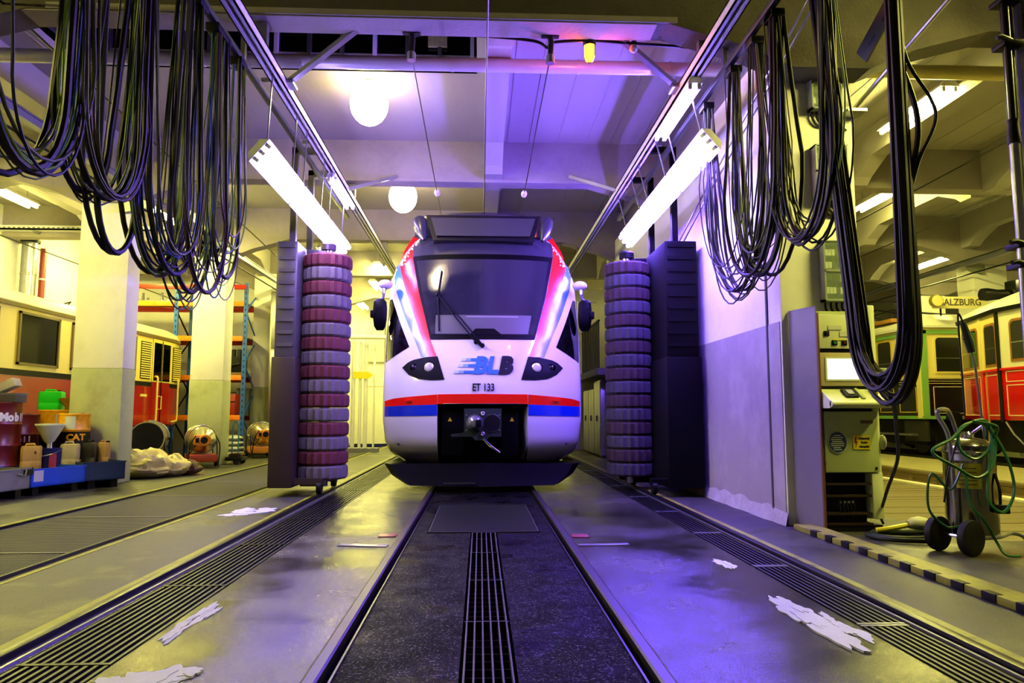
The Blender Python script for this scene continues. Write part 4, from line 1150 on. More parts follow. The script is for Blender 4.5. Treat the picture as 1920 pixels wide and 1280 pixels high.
# ------------------------------------------------------------------ switch boxes on the column
box_body = mat('switchbox_green_grey', (0.5, 0.54, 0.46), 0.4)
box_in = mat('switchbox_inside', (0.16, 0.18, 0.16), 0.5)
breaker = mat('breaker_pale', (0.75, 0.77, 0.7), 0.4)
breaker_dk = mat('breaker_dark', (0.12, 0.13, 0.12), 0.4)
clear = mat('clear_cover', (0.75, 0.85, 0.75), 0.06, alpha=0.14)
def switchbox(label, x0, x1, z0, z1, seed, rows=4):
    rnd = random.Random(seed)
    t = thing('switch_box', label, 'box', ((x0 + x1) / 2, 7.15, z0), 0, 'switch boxes on the column')
    w, h = (x1 - x0) / 2, z1 - z0
    b = MB()
    b.box(-w, w, -0.03, 0, 0, h)
    for (a, c, d, e) in ((-w, -w + 0.02, 0, h), (w - 0.02, w, 0, h), (-w, w, 0, 0.025), (-w, w, h - 0.025, h)):
        b.box(a, c, -0.16, -0.03, d, e)
    b.build('case', box_body, t)
    MB().box(-w + 0.02, w - 0.02, -0.05, -0.03, 0.025, h - 0.025).build('back_plate', box_in, t)
    for k in range(rows):
        zc = 0.05 + (h - 0.1) * (k + 0.5) / rows
        MB().box(-w + 0.03, w - 0.03, -0.085, -0.05, zc - 0.032, zc - 0.02).build('device_rail', galv, t)
        n = 8
        mm = MB(); dk = MB()
        for q in range(n):
            a = -w + 0.04 + (2 * w - 0.08) * q / n
            ww = (2 * w - 0.08) / n * 0.86
            if rnd.random() < 0.55: mm.box(a, a + ww, -0.115, -0.06, zc - 0.03, zc + 0.035)
            elif rnd.random() < 0.7: dk.box(a, a + ww, -0.12, -0.06, zc - 0.03, zc + 0.03)
        if mm.v: mm.build('breaker_row', breaker, t)
        if dk.v: dk.build('contactor_row', breaker_dk, t)
    if seed == 3:
        MB().box(w * 0.3, w * 0.65, -0.125, -0.07, h * 0.42, h * 0.56).build('yellow_module', wy, t)
    fr = MB()
    zs_ = [0.0, h * 0.5, h]
    for z in zs_:
        fr.box(-w, w, -0.175, -0.16, max(0, z - 0.012), min(h, z + 0.012))
    fr.box(-w, -w + 0.015, -0.175, -0.16, 0, h); fr.box(w - 0.015, w, -0.175, -0.16, 0, h)
    fr.build('cover_frame', box_body, t)
    MB().box(-w + 0.015, w - 0.015, -0.169, -0.165, 0.012, h - 0.012).build('clear_cover', clear, t)
    for k in range(5):
        x = -w * 0.8 + k * w * 0.32
        pts = cr([(x, -0.08, 0.0), (x + 0.01, -0.08, -0.08), (x + 0.08 + 0.02 * k, -0.07, -0.15 - 0.01 * k), (w * 0.9, -0.06, -0.13), (w * 1.1, -0.05, -0.02)], 5)
        MB().tube(pts, 0.012, 6).build('cable_tail', cab_cols[0], t)
    return t
switchbox('uppermost clear-covered switch box on the column', 3.36, 3.68, 4.22, 4.78, 1)
switchbox('middle clear-covered switch box on the column', 3.37, 3.71, 3.28, 3.84, 2)
switchbox('lowest clear-covered switch box with a yellow module on the column', 3.41, 3.78, 2.22, 2.84, 3)
o = MB().box(-0.1, 0.1, -0.2, 0.0, 0, 0.03).add([], []).build('shelf_bracket', galv); o.location = (3.82, 7.15, 4.19); tag(o, 'small steel angle bracket beside the uppermost switch box', 'bracket')
for k, (x, z) in enumerate(((3.62, 4.06), (3.66, 3.14))):
    t = thing('isolator_switch', ['small grey isolator switch under the uppermost switch box', 'small grey isolator switch under the middle switch box'][k], 'switch', (x + 0.1, 7.15, z))
    MB().box(-.04, .04, -.05, 0, -.05, .05, .006).build('case', breaker, t); MB().cyl((0, -.05, 0), (0, -.065, 0), .015, n=10).build('knob', black_m, t)

# ------------------------------------------------------------------ control cabinet
cab_g = mat('cabinet_green_grey', (0.66, 0.71, 0.48), 0.38, var=0.08, scale=5)
cab_p = mat('cabinet_pale', (0.82, 0.85, 0.68), 0.35)
t = thing('control_cabinet', 'green-grey control cabinet with lit screen standing before the column', 'cabinet', (3.485, 6.75, 0))
t.scale = (0.88, 1, 1)
CX, CY = 3.5, 6.75
def part(name, mb, m, parent=t):
    return mb.build(name, m, parent)
part('side_panel', MB().prism([(-0.47, 0.34), (-0.355, -0.03), (-0.34, -0.03), (-0.455, 0.34)], 0.03, 2.13, 'xy'), mat('panel_violet_grey', (0.42, 0.40, 0.50), 0.4, var=0.12, scale=3, dirt=(0.3, 0.26, 0.3), damt=0.4))['label'] = 'grey side sheet facing the track'
part('panel_edge', MB().box(-0.36, -0.337, -0.06, -0.03, 0.0, 2.06), mat('edge_brown', (0.35, 0.22, 0.1), 0.5))
part('back_frame', MB().box(-0.33, 0.30, 0.12, 0.17, 0.1, 2.1), cab_g)
part('side_column', MB().box(0.24, 0.31, -0.02, 0.17, 0.12, 2.14, 0.01), cab_p)
up = part('upper_box', MB().box(-0.335, 0.20, -0.02, 0.12, 1.72, 2.05, 0.01), cab_p)
for (x, z, w, h, c) in ((-0.14, 1.92, .075, .04, breaker), (-0.03, 1.86, .06, .05, breaker), (.10, 1.96, .06, .01, wy), (.10, 1.865, .06, .01, wy), (-.1, 1.805, .07, .01, wy)):
    MB().box(x - w, x + w, -0.026, -0.018, z - h / 2, z + h / 2).build('label_plate', c, up)
for (x, z, c) in ((-.235, 1.865, black_m), (-.15, 1.775, mat('green_button', (0.1, 0.5, 0.3), 0.3)), (-.04, 1.775, mat('red_button', (0.3, 0.05, 0.03), 0.3))):
    b = MB().box(x - .03, x + .03, -0.03, -0.018, z - .025, z + .025, 0.004).build('button_plate', black_m, up)
    MB().cyl((x, -0.03, z), (x, -0.038, z), .014, n=12).build('button', c, b)
for (x, z) in ((.06, 1.94), (.10, 1.94), (.14, 1.92), (.14, 1.88), (.09, 1.83), (.06, 1.83), (.14, 1.80), (.11, 1.78), (.17, 1.78), (.14, 1.76)):
    MB().cyl((x, -0.02, z), (x, -0.028, z), .009, n=8).build('key_switch', black_m, up)
mo = part('monitor_housing', MB().box(-0.325, 0.22, -0.03, 0.12, 1.36, 1.68, 0.012), mat('monitor_beige', (0.72, 0.68, 0.52), 0.4))
MB().box(-0.27, 0.11, -0.036, -0.028, 1.41, 1.635).build('screen_bezel', cab_p, mo)
MB().box(-0.25, 0.09, -0.039, -0.034, 1.425, 1.62).build('screen', mat('screen_glow', (1, 1, 1), 0.3, emit=(1.0, 1.0, 0.86), es=1.6), mo)
part('spacer_bar', MB().box(-0.325, 0.22, 0.0, 0.1, 1.68, 1.72), black_m)
de = part('desk', MB().prism([(-0.22, 1.17), (-0.22, 1.21), (-0.02, 1.33), (0.1, 1.33), (0.1, 1.15), (-0.2, 1.15)], -0.33, 0.33, 'yz'), cab_p)
MB().tube([(-.33, -.22, 1.19), (.33, -.22, 1.19)], 0.03, 12).build('desk_roll', cab_p, de)
MB().beam((-.06, -.17, 1.255), (-.06, -.05, 1.328), .13, .02).build('keypad', black_m, de)
MB().beam((-.06, -.15, 1.275), (-.06, -.08, 1.317), .07, .022).build('keypad_screen', mat('lcd_grey', (0.5, 0.5, 0.45), 0.2), de)
MB().beam((.05, -.19, 1.24), (.05, -.03, 1.336), .03, .014).build('desk_divider', cab_g, de)
eb = MB().cyl((.24, -.08, 1.29), (.235, -.10, 1.32), .03, .035, 14).build('emergency_stop_base', wy, de)
MB().lathe([(.022, 1.30), (.022, 1.34), (.038, 1.345), (.036, 1.37), (0, 1.38)], (.235, -.1, 0), 16).build('emergency_stop', mat('red_knob', (0.6, 0.05, 0.02), 0.3), de)
part('gap_box', MB().box(-.3, .25, 0.0, .12, 1.1, 1.16), black_m)
lo_ = part('lower_box', MB().box(-0.325, 0.265, -0.06, 0.12, 0.55, 1.12, 0.01), cab_g)
text('maker_name', 'SIEMENS', mat('letter_brown', (0.35, 0.2, 0.12), 0.4), lo_, (.14, -.064, 1.02), .036, bold=0.002)
MB().lathe([(0.0, -.068), (.10, -.068), (.104, -.06), (.104, -.055)], (-.19, 0, .83), 32, 'y').build('blue_sign', mat('sign_blue', (0.05, 0.16, 0.36), 0.35), lo_)
MB().tube([(-.19 + .1 * math.cos(q * PI / 16), -.067, .83 + .1 * math.sin(q * PI / 16)) for q in range(32)], 0.003, 5, closed=True).build('sign_rim', breaker, lo_)
for k in range(8):
    z = .895 - k * .019
    hw = math.sqrt(max(0.0, .085 ** 2 - (z - .83) ** 2)) * (0.9 if k % 3 else 0.7)
    MB().box(-.19 - hw, -.19 + hw * (0.6 if k % 4 == 2 else 0.95), -.0695, -.0675, z - .004, z + .004).build('sign_line', breaker, lo_)
MB().box(-.02, .17, -.067, -.058, .765, .895).build('yellow_sign', wy, lo_)
for k, s in enumerate(('Hochspannung!', 'Vorsicht', 'Lebensgefahr!')):
    text('sign_text', s, black_m, lo_, (.1, -.068, .868 - k * .038), .027, sx=0.72, bold=0.0006)
MB().prism([(0.0, .88), (.02, .885), (.01, .84), (.03, .842), (.005, .775), (.012, .825), (-.008, .825)], -.0695, -.066).build('lightning_mark', mat('sign_red', (0.6, 0.08, 0.03), 0.4), lo_)
MB().box(.215, .235, -.067, -.058, .575, .6).build('lock', black_m, lo_)
for z in (.62, .8):
    MB().box(-.335, -.32, -.07, -.04, z, z + .05, 0.004).build('hinge', galv, lo_)
part('lower_leg', MB().box(0.18, 0.30, -0.05, 0.12, 0.12, 0.545, 0.01), cab_p)
part('lower_cavity', MB().box(-.32, .18, 0.08, 0.12, 0.06, .55), black_m)
rk = mat('rack_rust', (0.16, 0.09, 0.06), 0.5, 0.3)
for z in (.43, .32, .155, .06):
    part('rack_bar', MB().box(-.31, .18, -0.03, 0.08, z, z + .02), rk)
part('plinth', MB().box(-.31, .29, -.02, .15, 0.0, .06), black_m)
for k in range(4):
    part('terminal', MB().ball((-.15 + k * .045, -.0, .27), .014, 5), galv)
for k in range(5):
    part('loose_lead', MB().tube(cr([(-.17 + .04 * k, 0.0, .31), (-.16 + .04 * k, -.02, .2), (-.18 + .05 * k, -.01, .1)], 4), .006, 5), cab_cols[0])
MB().lathe([(0.0, 0.0), (.045, .01), (.06, .04), (.05, .08), (.02, .09)], (.36, 0.0, .78), 16, 'x')
part('side_lamp', MB().ball((.33, -.02, .83), .06, 8, (.5, 1, 1.2)), mat('lamp_glass_grey', (0.7, 0.7, 0.6), 0.15))
o = tag(thing('paper_tray', 'stack of papers on a small black shelf beside the cabinet screen', 'papers', (3.92, 6.95, 1.5)), 'stack of papers on a small black shelf beside the cabinet screen', 'papers')
MB().box(-.1, .12, -.1, .1, -.14, 0.0, 0.01).build('shelf', black_m, o)
for k in range(3):
    m = MB().box(-.12, .16, -.1, .1, 0.002 + .014 * k, .014 + .014 * k); m.xf(Matrix.Rotation(R(6 * k - 6), 4, 'Z')); m.build('paper', breaker, o)

# ------------------------------------------------------------------ foam sprayer cart, plug, floor cable, pole
t = thing('sprayer_cart', 'stainless steel spray tank on a two-wheeled cart with green hose', 'cart', (4.0, 5.85, 0))
inox = mat('stainless_steel', (0.56, 0.54, 0.48), 0.18, 1.0, var=0.12, scale=2, stretch=(8, 8, 0.3))
tk = MB().lathe([(0.0, .10), (.15, .10), (.185, .12), (.19, .16), (.19, .77), (.195, .775), (.195, .79), (.19, .795), (.18, .84), (.13, .885), (.06, .90), (0.0, .905)], n=32).build('tank', inox, t)
MB().lathe([(.05, .89), (.05, .93), (.03, .95), (0, .95)], n=16).build('filler_cap', chrome, tk)
MB().prism([(-.192 * math.cos(a), -.192 * math.sin(a)) for a in [R(20 + 6 * k) for k in range(11)]] + [(-.188 * math.cos(a), -.188 * math.sin(a)) for a in [R(80 - 6 * k) for k in range(11)]], .50, .70, 'xy').build('yellow_label', mat('label_yellow', (0.72, 0.68, 0.12), 0.4), tk)
for k in range(5):
    z = .53 + k * .032
    MB().prism([(-.1935 * math.cos(a), -.1935 * math.sin(a)) for a in [R(30 + 5 * q) for q in range(9)]] + [(-.191 * math.cos(a), -.191 * math.sin(a)) for a in [R(70 - 5 * q) for q in range(9)]], z, z + .008, 'xy').build('label_line', mat('label_print', (0.3, 0.28, 0.08), 0.5), tk)
MB().prism([(-.192 * math.cos(a), -.192 * math.sin(a)) for a in [R(20 + 6 * k) for k in range(8)]] + [(-.188 * math.cos(a), -.188 * math.sin(a)) for a in [R(62 - 6 * k) for k in range(8)]], .72, .80, 'xy').build('white_label', breaker, tk)
MB().tube(cr([(.09, -.17, .62), (.1, -.2, .5), (.10, -.2, .42), (.10, -.195, .38)], 5), .012, 6).build('gauge_line', black_m, tk)
MB().box(.06, .15, -.24, -.185, .31, .38, .008).build('clamp_block', black_m, tk)
for (x, y) in ((-.335, -.06), (-.235, -.31)):
    wb = MB().lathe([(.04, -.03), (.10, -.035), (.135, -.025), (.14, 0), (.135, .025), (.10, .035), (.04, .03)], (0, 0, 0), 24, 'x')
    wb.xf(Matrix.Translation((x, y, .14)) @ Matrix.Rotation(R(-68), 4, 'Z'))
    w = wb.build('wheel', rubber, t)
    wh = MB().lathe([(0.0, -.03), (.04, -.032), (.045, 0), (.04, .032), (0, .03)], (0, 0, 0), 14, 'x'); wh.xf(Matrix.Translation((x, y, .14)) @ Matrix.Rotation(R(-68), 4, 'Z'))
    wh.build('wheel_hub', black_m, w)
MB().tube([(-.335, -.06, .14), (-.235, -.31, .14)], .014, 8).build('axle', chrome, t)
MB().tube(cr([(-.28, -.19, .14), (-.1, -.2, .12), (.1, -.16, .12), (.28, -.05, .13), (.36, -.08, .11), (.40, -.1, .03), (.405, -.1, .0)], 6), .016, 8).build('stand', galv, t)
MB().tube(cr([(-.2, -.1, .2), (-.22, -.11, .75), (-.25, -.12, .95), (-.31, -.1, 1.09), (-.29, -.1, 1.13), (-.2, -.03, 1.135), (-.11, .06, 1.12), (-.06, .09, 1.05), (.0, .12, .90), (.03, .14, .75), (.03, .16, .2)], 6), .018, 8).build('handle_frame', galv, t)
gh = mat('hose_green', (0.08, 0.36, 0.16), 0.35)
h = MB()
h.tube(cr([(.05, -.15, .9), (.02, -.2, 1.0), (-.08, -.2, 1.03), (-.2, -.2, .97), (-.22, -.22, .82), (-.12, -.25, .74), (.0, -.25, .82), (.06, -.2, .95), (.0, -.2, 1.05), (-.15, -.2, 1.0), (-.28, -.22, .9), (-.46, -.24, .8), (-.3, -.28, .68), (-.15, -.3, .6), (.0, -.28, .7), (.08, -.22, .92), (.06, -.26, 1.0), (-.1, -.22, 1.04)], 8), .012, 6)
h.tube(cr([(.06, -.2, .98), (.12, -.28, .75), (.13, -.32, .5), (.02, -.34, .34), (-.08, -.32, .42), (-.06, -.3, .6), (.03, -.26, .9)], 8), .012, 6)
h.tube(cr([(-.2, -.22, .7), (-.3, -.2, .5), (-.42, -.15, .62), (-.44, -.12, .35), (-.3, -.1, .2), (-.2, -.12, .2)], 8), .010, 6)
h.tube(cr([(-.2, -.24, .62), (-.2, -.28, .4), (-.1, -.3, .25), (-.02, -.3, .1), (0.0, -.36, .02), (.1, -.38, .015)], 8), .011, 6)
h.build('green_hose', gh, t)
MB().tube(cr([(-.2, -.2, .95), (-.32, -.22, .65), (-.36, -.2, .4)], 6), .008, 6).build('thin_hose', cab_cols[0], t)
MB().tube([(.0, .02, .90), (.1, -.05, 1.0)], .012, 6).build('valve_lever', chrome, tk)
ln = thing('spray_lance', 'thin spray lance with black grip standing upright in the tank cart', 'lance', (4.05, 5.75, .9))
MB().tube([(.06, .05, -.02), (-.03, -.02, .6), (-.06, -.02, .74)], .010, 6).build('lance_tube', galv, ln)
gp = MB(); gp.tube([(-.05, -.02, .70), (-.075, -.02, .8), (-.11, -.02, .95)], [.03, .036, .022], 10); gp.tube([(-.05, -.02, .76), (-.11, -.02, .82)], .014, 8)
gp.build('lance_grip', mat('grip_dark_green', (0.05, 0.10, 0.08), 0.4), ln)
MB().tube(cr([(-.11, -.02, .95), (-.14, -.02, 1.02), (-.15, -.02, .95), (-.145, -.02, .6), (-.14, -.02, .2)], 5), .008, 6).build('lance_hose', black_m, ln)
# industrial plug and its cable on the floor
t = thing('plug_cable', 'thick dark floor cable with a grey and red industrial plug behind the cart', 'cable', (3.6, 6.3, 0))
MB().tube(cr([(.05, .3, .04), (-.15, .12, .03), (-.1, -.05, .03), (.1, -.12, .03), (.32, -.04, .03), (.2, .12, .03), (-.05, .18, .03), (-.1, .1, .05), (.1, .02, .06), (.3, .02, .06), (.38, -.1, .03), (.2, -.25, .03), (-.12, -.15, .03), (-.2, .1, .03)], 8), .022, 8).build('cable_coil', cab_cols[1], t)
MB().tube(cr([(-.12, .08, .07), (0.0, .05, .09), (.18, .06, .12)], 6), .022, 8).build('yellow_lead', mat('lead_yellow', (0.75, 0.72, 0.1), 0.4), t)
pg = MB().tube([(.16, .06, .12), (.20, .06, .13), (.26, .06, .13), (.33, .06, .12)], [.035, .05, .062, .055], 14).build('plug_body', mat('plug_grey', (0.66, 0.66, 0.58), 0.4), t)
MB().tube([(.33, .06, .12), (.37, .06, .115)], [.06, .06], 14).build('plug_ring', mat('plug_red', (0.5, 0.08, 0.06), 0.4), pg)
MB().tube([(.37, .06, .115), (.46, .06, .1)], [.045, .04], 14).build('plug_socket', black_m, pg)
# hanging cable from the loop to the floor
o = MB().tube(cr([(2.52, 4.40, 1.2), (2.66, 4.6, 1.12), (2.9, 5.0, 1.0), (3.25, 5.6, .74), (3.55, 6.3, .42), (3.82, 6.9, .14), (3.95, 7.1, .02)], 8), .014, 6).build('supply_cable', cab_cols[0]); tag(o, 'dark supply cable dropping from the cable loop to the floor behind the cabinet', 'cable')
# near pole with pipes at the right edge
t = thing('service_pole', 'dark pole with clamped pipes at the right edge of the view', 'pole', (3.46, 4.42, 0))
MB().cyl((0, 0, 0), (0, 0, 5.0), .035, n=14).build('pole_tube', black_m, t)
MB().cyl((-.045, -.05, 0), (-.045, -.05, 2.9), .03, n=12).build('lower_pipe', galv, t)
MB().cyl((-.045, -.05, 2.9), (-.045, -.05, 4.6), .022, n=12).build('upper_pipe', steel_dk, t)
MB().lathe([(.036, 2.84), (.04, 2.86), (.036, 2.92), (.032, 2.96), (.036, 3.0)], (-.045, -.05, 0), 14).build('pipe_coupling', black_m, t)
MB().box(.05, .085, -.03, .0, 0, 5.0).build('flat_post', mat('post_violet', (0.45, 0.42, 0.55), 0.4), t)
for z in (2.15, 2.02, 3.5, 3.8):
    m = MB().box(-.09, .05, -.085, .04, z, z + .035, .006); m.tube([(-.05, -.09, z + .02), (-.14, -.12, z + .03), (-.17, -.12, z + .02)], .016, 8); m.build('pipe_clamp', black_m, t)
for k in range(4):
    MB().box(.09, .14, -.045, -.01, 3.5 + k * .12, 3.62 + k * .12).build('warning_band', brush_red if k % 2 else brush_wht, t)
# ------------------------------------------------------------------ red and cream railcar in the left hall
car_red = mat('railcar_red', (0.60, 0.05, 0.03), 0.2, coat=0.5, var=0.12, scale=1.2)
car_cream = mat('railcar_cream', (0.90, 0.84, 0.42), 0.25, coat=0.4)
car_roof = mat('railcar_roof', (0.85, 0.84, 0.72), 0.4, var=0.08)
car_frame = mat('window_frame_brown', (0.42, 0.36, 0.18), 0.4)
car_gl = mat('railcar_window_glass', (0.006, 0.008, 0.006), 0.08, spec=0.06)
t = thing('railcar', 'vintage red and cream railcar behind the left pillars', 'railcar', (-8.75, 12.5, 0))
W = dict(world=True)
def plan(d=0.0, y0=5.0):
    return [(-9.9 + d, y0), (-7.6 - d, y0), (-7.6 - d, 18.1), (-7.66 - d, 18.5 - d * .3), (-7.86 - d, 18.82 - d), (-8.2 - d * .4, 18.95 - d), (-9.3 + d * .4, 18.95 - d), (-9.64 + d, 18.82 - d), (-9.84 + d, 18.5 - d * .3), (-9.9 + d, 18.1)]
def lv(m, lst): return m.loft([[(x, y, z) for x, y in plan(d)] for d, z in lst])
lv(MB(), [(0.03, .80), (0.0, .84), (0.0, 1.72)]).build('lower_body', car_red, t, **W)
lv(MB(), [(-.008, 1.72), (-.008, 1.82)]).build('waist_band', black_m, t, **W)
lv(MB(), [(0.0, 1.82), (0.0, 2.84)]).build('upper_body', car_cream, t, **W)
lv(MB(), [(-.035, 2.84), (-.04, 2.9), (-.02, 2.92)]).build('gutter', car_frame, t, **W)
lv(MB(), [(-.02, 2.92), (.06, 3.05), (.22, 3.14), (.5, 3.2), (.9, 3.24)]).build('roof', car_roof, t, **W)
MB().box(-9.7, -7.8, 5.0, 18.2, .55, .80).build('sole_bar', mat('sole_bar', (0.55, 0.5, 0.36), 0.5, var=0.2), t, **W)
MB().box(-9.6, -8.0, 6.0, 17.6, .3, .55).build('underframe', black_m, t, **W)
for y in (15.2, 17.1, 8.2):
    for x in (-9.5, -8.05):
        MB().lathe([(0, -.06), (.42, -.06), (.42, .04), (.45, .06), (0, .06)], (x, y, .45), 20, 'x').build('wheel', steel_dk, t, **W)
def carwin(ya, yb, za=1.9, zb=2.78):
    f = MB()
    for (a, b, c, d) in ((ya, yb, za, za + .04), (ya, yb, zb - .04, zb), (ya, ya + .04, za, zb), (yb - .04, yb, za, zb)):
        f.box(-7.62, -7.57, a, b, c, d)
    o = f.build('window', car_frame, t, **W)
    MB().box(-7.61, -7.592, ya + .04, yb - .04, za + .04, zb - .04).build('pane', car_gl, o, **W)
for ya, yb in ((7.4, 8.6), (8.9, 10.1), (10.4, 11.55), (12.05, 13.2), (13.6, 14.75), (15.1, 16.1)): carwin(ya, yb)
for ya, yb in ((16.35, 16.83), (18.0, 18.1)):
    if yb - ya < .2: ya, yb = 18.02 - .0, 18.45
    o = MB().box(-7.61, -7.585, ya, yb, 1.88, 2.72).build('louvre_panel', mat('louvre_recess', (0.08, 0.07, 0.03), 0.6), t, **W)
    for k in range(16):
        z = 1.9 + k * .051
        MB().box(-7.60, -7.565, ya + .01, yb - .01, z, z + .026).build('louvre_slat', car_cream, o, **W)
dr = MB().box(-7.64, -7.59, 16.93, 17.88, .84, 2.82).build('door', car_red, t, **W)
MB().box(-7.595, -7.582, 16.93, 17.88, 1.83, 2.82).build('door_upper', car_cream, dr, **W)
for ya, yb in ((16.98, 17.36), (17.45, 17.83)):
    MB().box(-7.585, -7.572, ya, yb, 1.86, 2.74).build('door_window', car_gl, dr, **W)
MB().box(-7.585, -7.575, 17.39, 17.42, .9, 2.8).build('door_joint', black_m, dr, **W)
hy = mat('handrail_yellow', (0.88, 0.8, 0.4), 0.35)
for y in (17.02, 18.16):
    MB().tube(cr([(-7.59, y, 1.95), (-7.5, y, 1.93), (-7.5, y, 1.7), (-7.5, y, 1.0), (-7.52, y - .02, .92), (-7.59, y - .1, .9)], 5), .022, 8).build('handrail', hy, t, **W)
MB().tube([(-7.59, 17.3, 1.5), (-7.52, 17.3, 1.5), (-7.52, 17.3, 1.2), (-7.59, 17.3, 1.2)], .014, 6).build('door_handle', hy, dr, **W)
# nose window and lamps
MB().loft([[(-7.675 + .0, 18.53, z), (-7.855, 18.815, z), (-7.875, 18.805, z), (-7.70, 18.53, z)] for z in (1.9, 2.72)]).build('nose_window', car_gl, t, **W)
MB().lathe([(.09, 3.2), (.09, 3.38), (.07, 3.4), (0, 3.41)], (-8.3, 17.0, 0), 16).build('roof_vent', mat('vent_grey', (0.5, 0.52, 0.45), 0.4), t, **W)
MB().tube([(-9.0, 15.0, 3.22), (-8.6, 15.3, 3.42), (-8.9, 15.5, 3.25)], .015, 6).build('roof_hook', black_m, t, **W)
MB().box(-7.795, -7.788, 15.6, 15.95, .64, .72).build('number_plate', mat('plate_ochre', (0.55, 0.42, 0.12), 0.5, var=0.3, scale=30), t, **W)
MB().box(-7.6, -7.588, 16.42, 16.72, 1.48, 1.535).build('builder_plate', hy, t, **W)

# ------------------------------------------------------------------ stores before the first left pillar
# green-grey and blue drip trays standing on the slant
def tray(label, x, y, rz, ln, wd, z0, h, m, slots=False):
    t = thing('drip_tray', label, 'tray', (x, y, z0), rz)
    b = MB()
    b.box(0, ln, 0, .02, 0, h); b.box(0, ln, wd - .02, wd, 0, h); b.box(0, .02, 0, wd, 0, h); b.box(ln - .02, ln, 0, wd, 0, h); b.box(0, ln, 0, wd, 0, .02)
    b.box(-.01, ln + .01, -.012, .03, h - .02, h)
    b.build('tray_body', m, t)
    g = MB()
    for k in range(int(ln / .08)): g.box(.03 + k * .08, .045 + k * .08, .02, wd - .02, h - .06, h - .045)
    g.build('tray_grid', galv, t)
    for q in (.08, ln - .18):
        MB().box(q, q + .1, .05, wd - .05, -z0, 0).build('skid', black_m, t)
    return t
tr1 = tray('dented grey drip tray at the far left under the red drum', -6.06, 9.12, R(84), 0.80, .7, .12, .27, mat('tray_grey', (0.42, 0.44, 0.36), 0.5, var=0.25, scale=5, dirt=(0.2, 0.2, 0.15), damt=0.5))
MB().tube([(.56, -.02, .2), (.66, -.04, .17), (.7, -.02, .25)], .01, 6).build('tray_hook', galv, tr1)
MB().box(.68, .84, -.01, 0, .17, .27).build('stencil', black_m, tr1)
tr2 = tray('bright blue drip tray with a torn white label, middle of the row', -6.0, 9.975, R(74), 0.90, .9, .12, .24, mat('tray_blue', (0.06, 0.28, 0.72), 0.4, var=0.12, scale=4))
MB().box(.04, .19, -.006, 0, .07, .22).build('torn_label', breaker, tr2)
tr3 = tray('dark blue drip tray against the first left pillar', -5.78, 10.86, R(51), .58, .68, .12, .27, mat('tray_dark_blue', (0.04, 0.14, 0.30), 0.4, var=0.2, scale=4))
# drums
drum_red = mat('drum_red', (0.34, 0.02, 0.03), 0.3, var=0.15, scale=4)
drum_yel = mat('drum_yellow', (0.88, 0.62, 0.06), 0.35, var=0.12, scale=5, dirt=(0.4, 0.25, 0.05), dscale=5, damt=0.6)
def drum(label, x, y, z, r, h, m, rz=0.0, low=None):
    t = thing('oil_drum', label, 'drum', (x, y, z), rz)
    pr = [(0, 0.015), (r - .02, 0.015), (r, 0), (r + .006, .012), (r, .03)]
    for q in (.33, .66):
        pr += [(r, h * q - .02), (r + .01, h * q), (r, h * q + .02)]
    pr += [(r, h - .03), (r + .006, h - .012), (r, h), (r - .02, h - .015), (0, h - .015)]
    MB().lathe(pr, n=36).build('drum_body', m, t)
    if low:
        MB().lathe([(r + .002, .03), (r + .0025, .03), (r + .0035, h * .28), (r + .012, h * .33), (r + .0035, h * .38), (r + .003, h * .62), (r + .001, h * .62)], n=36).build('black_band', low, t)
    MB().lathe([(.035, h - .015), (.035, h + .005), (0, h + .008)], (r * .55, 0, 0), 12).build('bung', black_m, t)
    return t
def wrap_text(name, body, m, parent, r, z, size, ang, sx=1.0, bold=0.0):
    """letters set one by one round a drum of radius r, the middle of the word at angle ang"""
    step = size * 0.66 * sx / r
    for i, c in enumerate(body):
        a = ang + (i - (len(body) - 1) / 2) * step
        text(name, c, m, parent, (math.cos(a) * r, math.sin(a) * r, z), size, (PI / 2, 0, a + PI / 2), .002, bold, 0, 'CENTER', sx)
d1 = drum('dark red oil drum with white lettering at the left edge', -6.98, 10.75, .345, .29, .915, drum_red)
wrap_text('drum_letter', 'Mobil', white_steel, d1, .292, .70, .16, R(-8), 0.85, .009)
d2 = drum('dark red oil drum partly hidden behind the white funnel', -7.16, 11.5, .19, .29, .90, drum_red)
wrap_text('drum_letter', 'Mobil', white_steel, d2, .292, .52, .12, R(-52), 0.85, .006)
d3 = drum('yellow and black oil drum carrying the green jerrycan', -6.88, 12.1, .19, .30, .97, drum_yel, low=black_m)
d4 = drum('yellow and black oil drum next to the first left pillar', -6.27, 11.40 + .02, .38, .22, .72, drum_yel, low=black_m)
for d, r, h, a in ((d3, .302, .96, -52), (d4, .222, .72, -75)):
    al = [R(a + 18 - 4 * k) for k in range(10)]
    MB().prism([(math.cos(q) * (r + .004), math.sin(q) * (r + .004)) for q in al] + [(math.cos(q) * r, math.sin(q) * r) for q in reversed(al)], h * .68, h * .94, 'xy').build('paper_label', breaker, d)
cat_y = mat('letter_yellow', (0.85, 0.62, 0.08), 0.4)
wrap_text('drum_letter', 'CAT', cat_y, d4, .228, .36, .13, R(-52), 1.0, .006)
wrap_text('drum_letter', 'CAT', cat_y, d3, .306, .50, .15, R(-60), 1.0, .006)
pt = thing('pallet', 'double wooden pallet carrying the dark red drum at the left edge', 'pallet', (-7.0, 10.75, 0))
for z in (.13, .31):
    for k in range(4): MB().box(-.3, .3, -.3 + k * .155, -.17 + k * .155, z, z + .03).build('board', wood_m, pt)
for x in (-.25, .25): MB().box(x - .05, x + .05, -.3, .3, 0, .13).build('runner', wood_m, pt); MB().box(x - .05, x + .05, -.3, .3, .16, .31).build('runner', wood_m, pt)
pt = thing('pallet', 'low wooden pallet under the drums beside the first left pillar', 'pallet', (-7.0, 11.8, 0))
